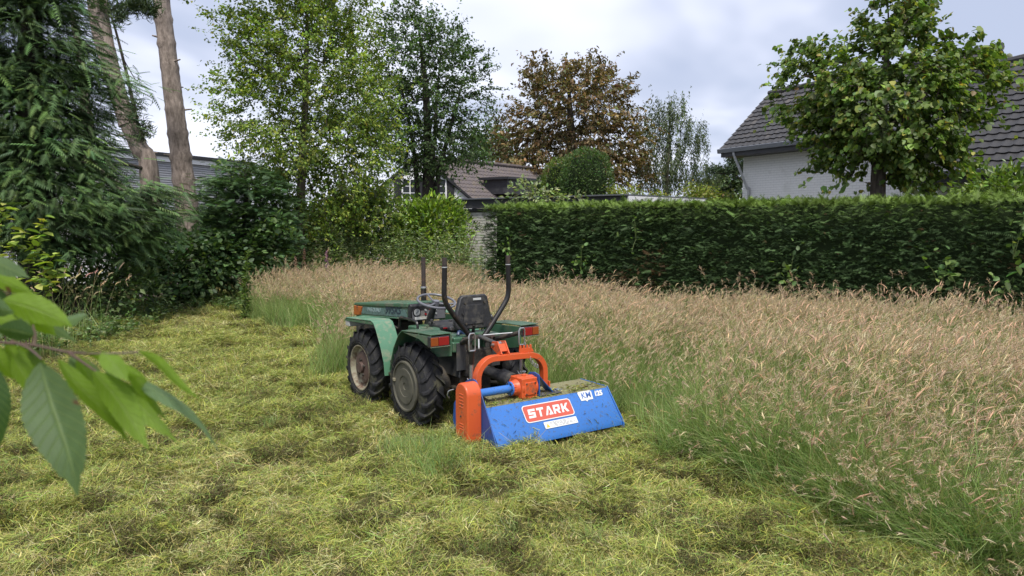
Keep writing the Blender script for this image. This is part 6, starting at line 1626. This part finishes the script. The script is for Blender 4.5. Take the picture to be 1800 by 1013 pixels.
# cherry branch close to the camera
M['cherry_twig'] = mat('cherry_twig', (.085, .052, .036), .55, var=.25, scale=60)
def cherry_mat():
    m, n, l, o = new_mat('cherry_leaf')
    at_ = n.new('ShaderNodeAttribute'); at_.attribute_name = 'Col'
    uv = n.new('ShaderNodeUVMap'); sp_ = n.new('ShaderNodeSeparateXYZ'); l.new(uv.outputs[0], sp_.inputs[0])
    ab = n.new('ShaderNodeMath'); ab.operation = 'ABSOLUTE'; l.new(sp_.outputs['Y'], ab.inputs[0])
    # side veins: u - 0.45|v| repeated
    mu = n.new('ShaderNodeMath'); mu.operation = 'MULTIPLY_ADD'; mu.inputs[1].default_value = -.16; l.new(ab.outputs[0], mu.inputs[0]); l.new(sp_.outputs['X'], mu.inputs[2])
    ms = n.new('ShaderNodeMath'); ms.operation = 'MULTIPLY'; ms.inputs[1].default_value = 11; l.new(mu.outputs[0], ms.inputs[0])
    fr = n.new('ShaderNodeMath'); fr.operation = 'PINGPONG'; fr.inputs[1].default_value = .5; l.new(ms.outputs[0], fr.inputs[0])
    v1 = n.new('ShaderNodeMapRange'); v1.inputs['From Min'].default_value = 0; v1.inputs['From Max'].default_value = .10; v1.inputs['To Min'].default_value = 1; v1.inputs['To Max'].default_value = 0; l.new(fr.outputs[0], v1.inputs['Value'])
    v2 = n.new('ShaderNodeMapRange'); v2.inputs['From Min'].default_value = .02; v2.inputs['From Max'].default_value = .09; v2.inputs['To Min'].default_value = 1; v2.inputs['To Max'].default_value = 0; l.new(ab.outputs[0], v2.inputs['Value'])
    vm = n.new('ShaderNodeMath'); vm.operation = 'MAXIMUM'; l.new(v1.outputs[0], vm.inputs[0]); l.new(v2.outputs[0], vm.inputs[1])
    vf = n.new('ShaderNodeMath'); vf.operation = 'MULTIPLY'; vf.inputs[1].default_value = .38; l.new(vm.outputs[0], vf.inputs[0])
    tc_ = n.new('ShaderNodeTexCoord'); nz = n.new('ShaderNodeTexNoise'); nz.inputs['Scale'].default_value = 45; nz.inputs['Detail'].default_value = 4; l.new(tc_.outputs['Object'], nz.inputs['Vector'])
    hs = n.new('ShaderNodeHueSaturation'); mr = n.new('ShaderNodeMapRange'); mr.inputs['To Min'].default_value = .75; mr.inputs['To Max'].default_value = 1.25; l.new(nz.outputs['Fac'], mr.inputs['Value']); l.new(mr.outputs[0], hs.inputs['Value']); l.new(at_.outputs['Color'], hs.inputs['Color'])
    mx = n.new('ShaderNodeMix'); mx.data_type = 'RGBA'; l.new(vf.outputs[0], mx.inputs['Factor']); l.new(hs.outputs[0], mx.inputs['A']); mx.inputs['B'].default_value = (.24, .32, .12, 1)
    p = n.new('ShaderNodeBsdfPrincipled'); p.inputs['Roughness'].default_value = .55; p.inputs['Specular IOR Level'].default_value = .3; n5 = n.new('ShaderNodeTexNoise'); n5.inputs['Scale'].default_value = 38; n5.inputs['Detail'].default_value = 3; l.new(tc_.outputs['Object'], n5.inputs['Vector'])
    r5 = n.new('ShaderNodeValToRGB'); r5.color_ramp.elements[0].position = .69; r5.color_ramp.elements[1].position = .73; l.new(n5.outputs['Fac'], r5.inputs[0])
    m5 = n.new('ShaderNodeMix'); m5.data_type = 'RGBA'; l.new(r5.outputs[0], m5.inputs['Factor']); l.new(mx.outputs['Result'], m5.inputs['A']); m5.inputs['B'].default_value = (.10, .06, .03, 1); mx = m5
    l.new(mx.outputs['Result'], p.inputs['Base Color'])
    bp = n.new('ShaderNodeBump'); bp.inputs['Strength'].default_value = .5; bp.inputs['Distance'].default_value = .002; bp.invert = True; l.new(vm.outputs[0], bp.inputs['Height']); l.new(bp.outputs[0], p.inputs['Normal'])
    t = n.new('ShaderNodeBsdfTranslucent'); tm_ = n.new('ShaderNodeMix'); tm_.data_type = 'RGBA'; tm_.blend_type = 'MULTIPLY'; tm_.inputs['Factor'].default_value = 1; tm_.inputs['B'].default_value = (1.9, 2.0, .45, 1); l.new(mx.outputs['Result'], tm_.inputs['A']); l.new(tm_.outputs['Result'], t.inputs['Color'])
    sh = n.new('ShaderNodeMixShader'); sh.inputs[0].default_value = .45; l.new(p.outputs[0], sh.inputs[1]); l.new(t.outputs[0], sh.inputs[2]); l.new(sh.outputs[0], o.inputs[0])
    return m
M['cherry'] = cherry_mat()
branch = empty('cherry_branch', at(0, 602, .70)); tag(branch, 'cherry branch with long toothed drooping leaves hanging in from the left, close up', 'branch')
tws = [[(-60, 592, .72), (0, 602, .71), (60, 607, .70), (120, 619, .70), (185, 622, .69), (250, 619, .70)], [(20, 600, .71), (50, 612, .69), (74, 632, .67)], [(120, 619, .70), (150, 640, .69), (172, 655, .68)], [(-40, 590, .72), (-10, 560, .74), (15, 530, .75)], [(-20, 596, .71), (-14, 618, .68), (-12, 640, .66)], [(60, 607, .70), (62, 590, .72), (58, 572, .74)], [(185, 622, .69), (215, 640, .70), (240, 660, .71)]]
for w in tws:
    P = smooth_path([at(*p) for p in w], 6); o = MB().tube(P, list(np.linspace(.0017, .0009, len(P))), 7).build('twig', M['cherry_twig'], branch); o.matrix_parent_inverse = Matrix.Translation(-Vector(branch.location))
def cherry_leaf(b, t, wpx, roll, sag, col, seed, wave=.0):
    r = np.random.default_rng(seed); B, T = at(*b), at(*t); ax = T - B; L = np.linalg.norm(ax); d = ax / L
    view = nrm(((B + T) / 2 - np.array([0, 0, CH]))[None])[0]; side = nrm(np.cross(d, view)[None])[0]; nn = np.cross(side, d)
    S0 = side * math.cos(R(roll)) + nn * math.sin(R(roll)); N0 = np.cross(S0, d)
    W = .78 * wpx / FPX * (b[2] + t[2]) / 2; NU, NV = 30, 8; V = []; UV = []
    for i in range(NU + 1):
        u = i / NU; wu = (math.sin(math.pi * min(1, u ** .82)) ** .85) * (1 - .25 * u) * 1.12 if 0 < u < 1 else 0.02
        if u > .86: wu *= .75
        tooth = 1 + (.045 if i % 2 else -.03)
        tw_ = R(wave) * (u - .3); S = S0 * math.cos(tw_) + N0 * math.sin(tw_); N = np.cross(S, d)
        c = B + ax * u + np.array([0, 0, -1.]) * sag * L * (4 * u * (1 - u)) * -1 + N * L * .05 * math.sin(u * 5 + seed)
        for j in range(NV + 1):
            v = 2 * j / NV - 1; e = tooth if abs(v) == 1 else 1
            V.append(c + S * (v * W * .5 * wu * e) + N * (W * (.16 * abs(v) * wu - .03 * math.cos(v * 9 + u * 30) * wu * .6))); UV.append((u, v))
    k = np.arange((NU + 1) * (NV + 1)).reshape(NU + 1, NV + 1); F = np.stack([k[:-1, :-1], k[1:, :-1], k[1:, 1:], k[:-1, 1:]], -1).reshape(-1, 4)
    np_obj('leaf', np.array(V), [F], M['cherry'], branch, col=np.tile(np.array(col), (len(V), 1)), uv=UV, smooth=True)
GR, YG, DK, PL = (.085, .14, .055), (.15, .245, .025), (.045, .09, .028), (.12, .19, .09)
for i, a in enumerate((
    ((72, 634, .67), (136, 874, .63), 118, 12, 0.0, GR, 10), ((-12, 640, .66), (-4, 800, .64), 62, 10, 0, DK, 0),
    ((100, 632, .69), (228, 780, .70), 46, -35, .04, YG, 50), ((122, 628, .71), (214, 730, .72), 58, 20, .03, GR, 20),
    ((168, 652, .68), (262, 792, .67), 62, -20, .03, YG, 40), ((205, 668, .70), (309, 786, .69), 52, 28, .05, YG, 30),
    ((238, 620, .69), (358, 704, .66), 30, -40, .03, YG, 20), ((240, 660, .71), (398, 808, .69), 40, 38, .05, PL, 75),
    ((178, 618, .69), (226, 668, .67), 44, 15, 0, YG, 10), ((8, 528, .75), (124, 574, .73), 62, -10, .04, YG, 10),
    ((60, 588, .72), (-10, 578, .70), 50, 20, .02, DK, 0), ((-30, 450, .77), (54, 492, .76), 40, 15, .03, GR, 10),
    ((110, 562, .74), (158, 556, .72), 28, 25, 0, PL, 20), ((8, 604, .71), (76, 714, .73), 44, -18, .02, YG, 20),
    ((-25, 606, .70), (28, 668, .72), 46, 10, 0, YG, 0), ((52, 556, .76), (98, 592, .77), 36, -25, 0, YG, 0),
    ((50, 612, .73), (72, 668, .74), 42, 20, 0, GR, 0), ((-20, 505, .78), (40, 560, .79), 40, 25, 0, DK, 0), ((-40, 540, .74), (30, 548, .72), 44, -15, .02, GR, 0),
    ((-40, 700, .70), (18, 705, .75), 30, 20, 0, PL, 0), ((140, 628, .70), (190, 742, .73), 40, 25, .03, YG, 30), ((190, 640, .71), (232, 770, .73), 38, -30, .04, GR, 40),
    ((215, 640, .70), (300, 742, .72), 34, 20, .04, YG, 40), ((30, 606, .72), (110, 690, .75), 40, 15, .03, YG, 20), ((-10, 560, .76), (80, 566, .78), 36, 30, .02, YG, 10), ((150, 622, .69), (262, 668, .70), 26, -25, .02, YG, 20),
    ((-30, 480, .80), (62, 520, .80), 40, -20, .02, YG, 10), ((20, 545, .77), (140, 600, .80), 34, 20, .03, GR, 20))):
    cherry_leaf(*a[:4], a[4], a[5], i + 1, a[6])
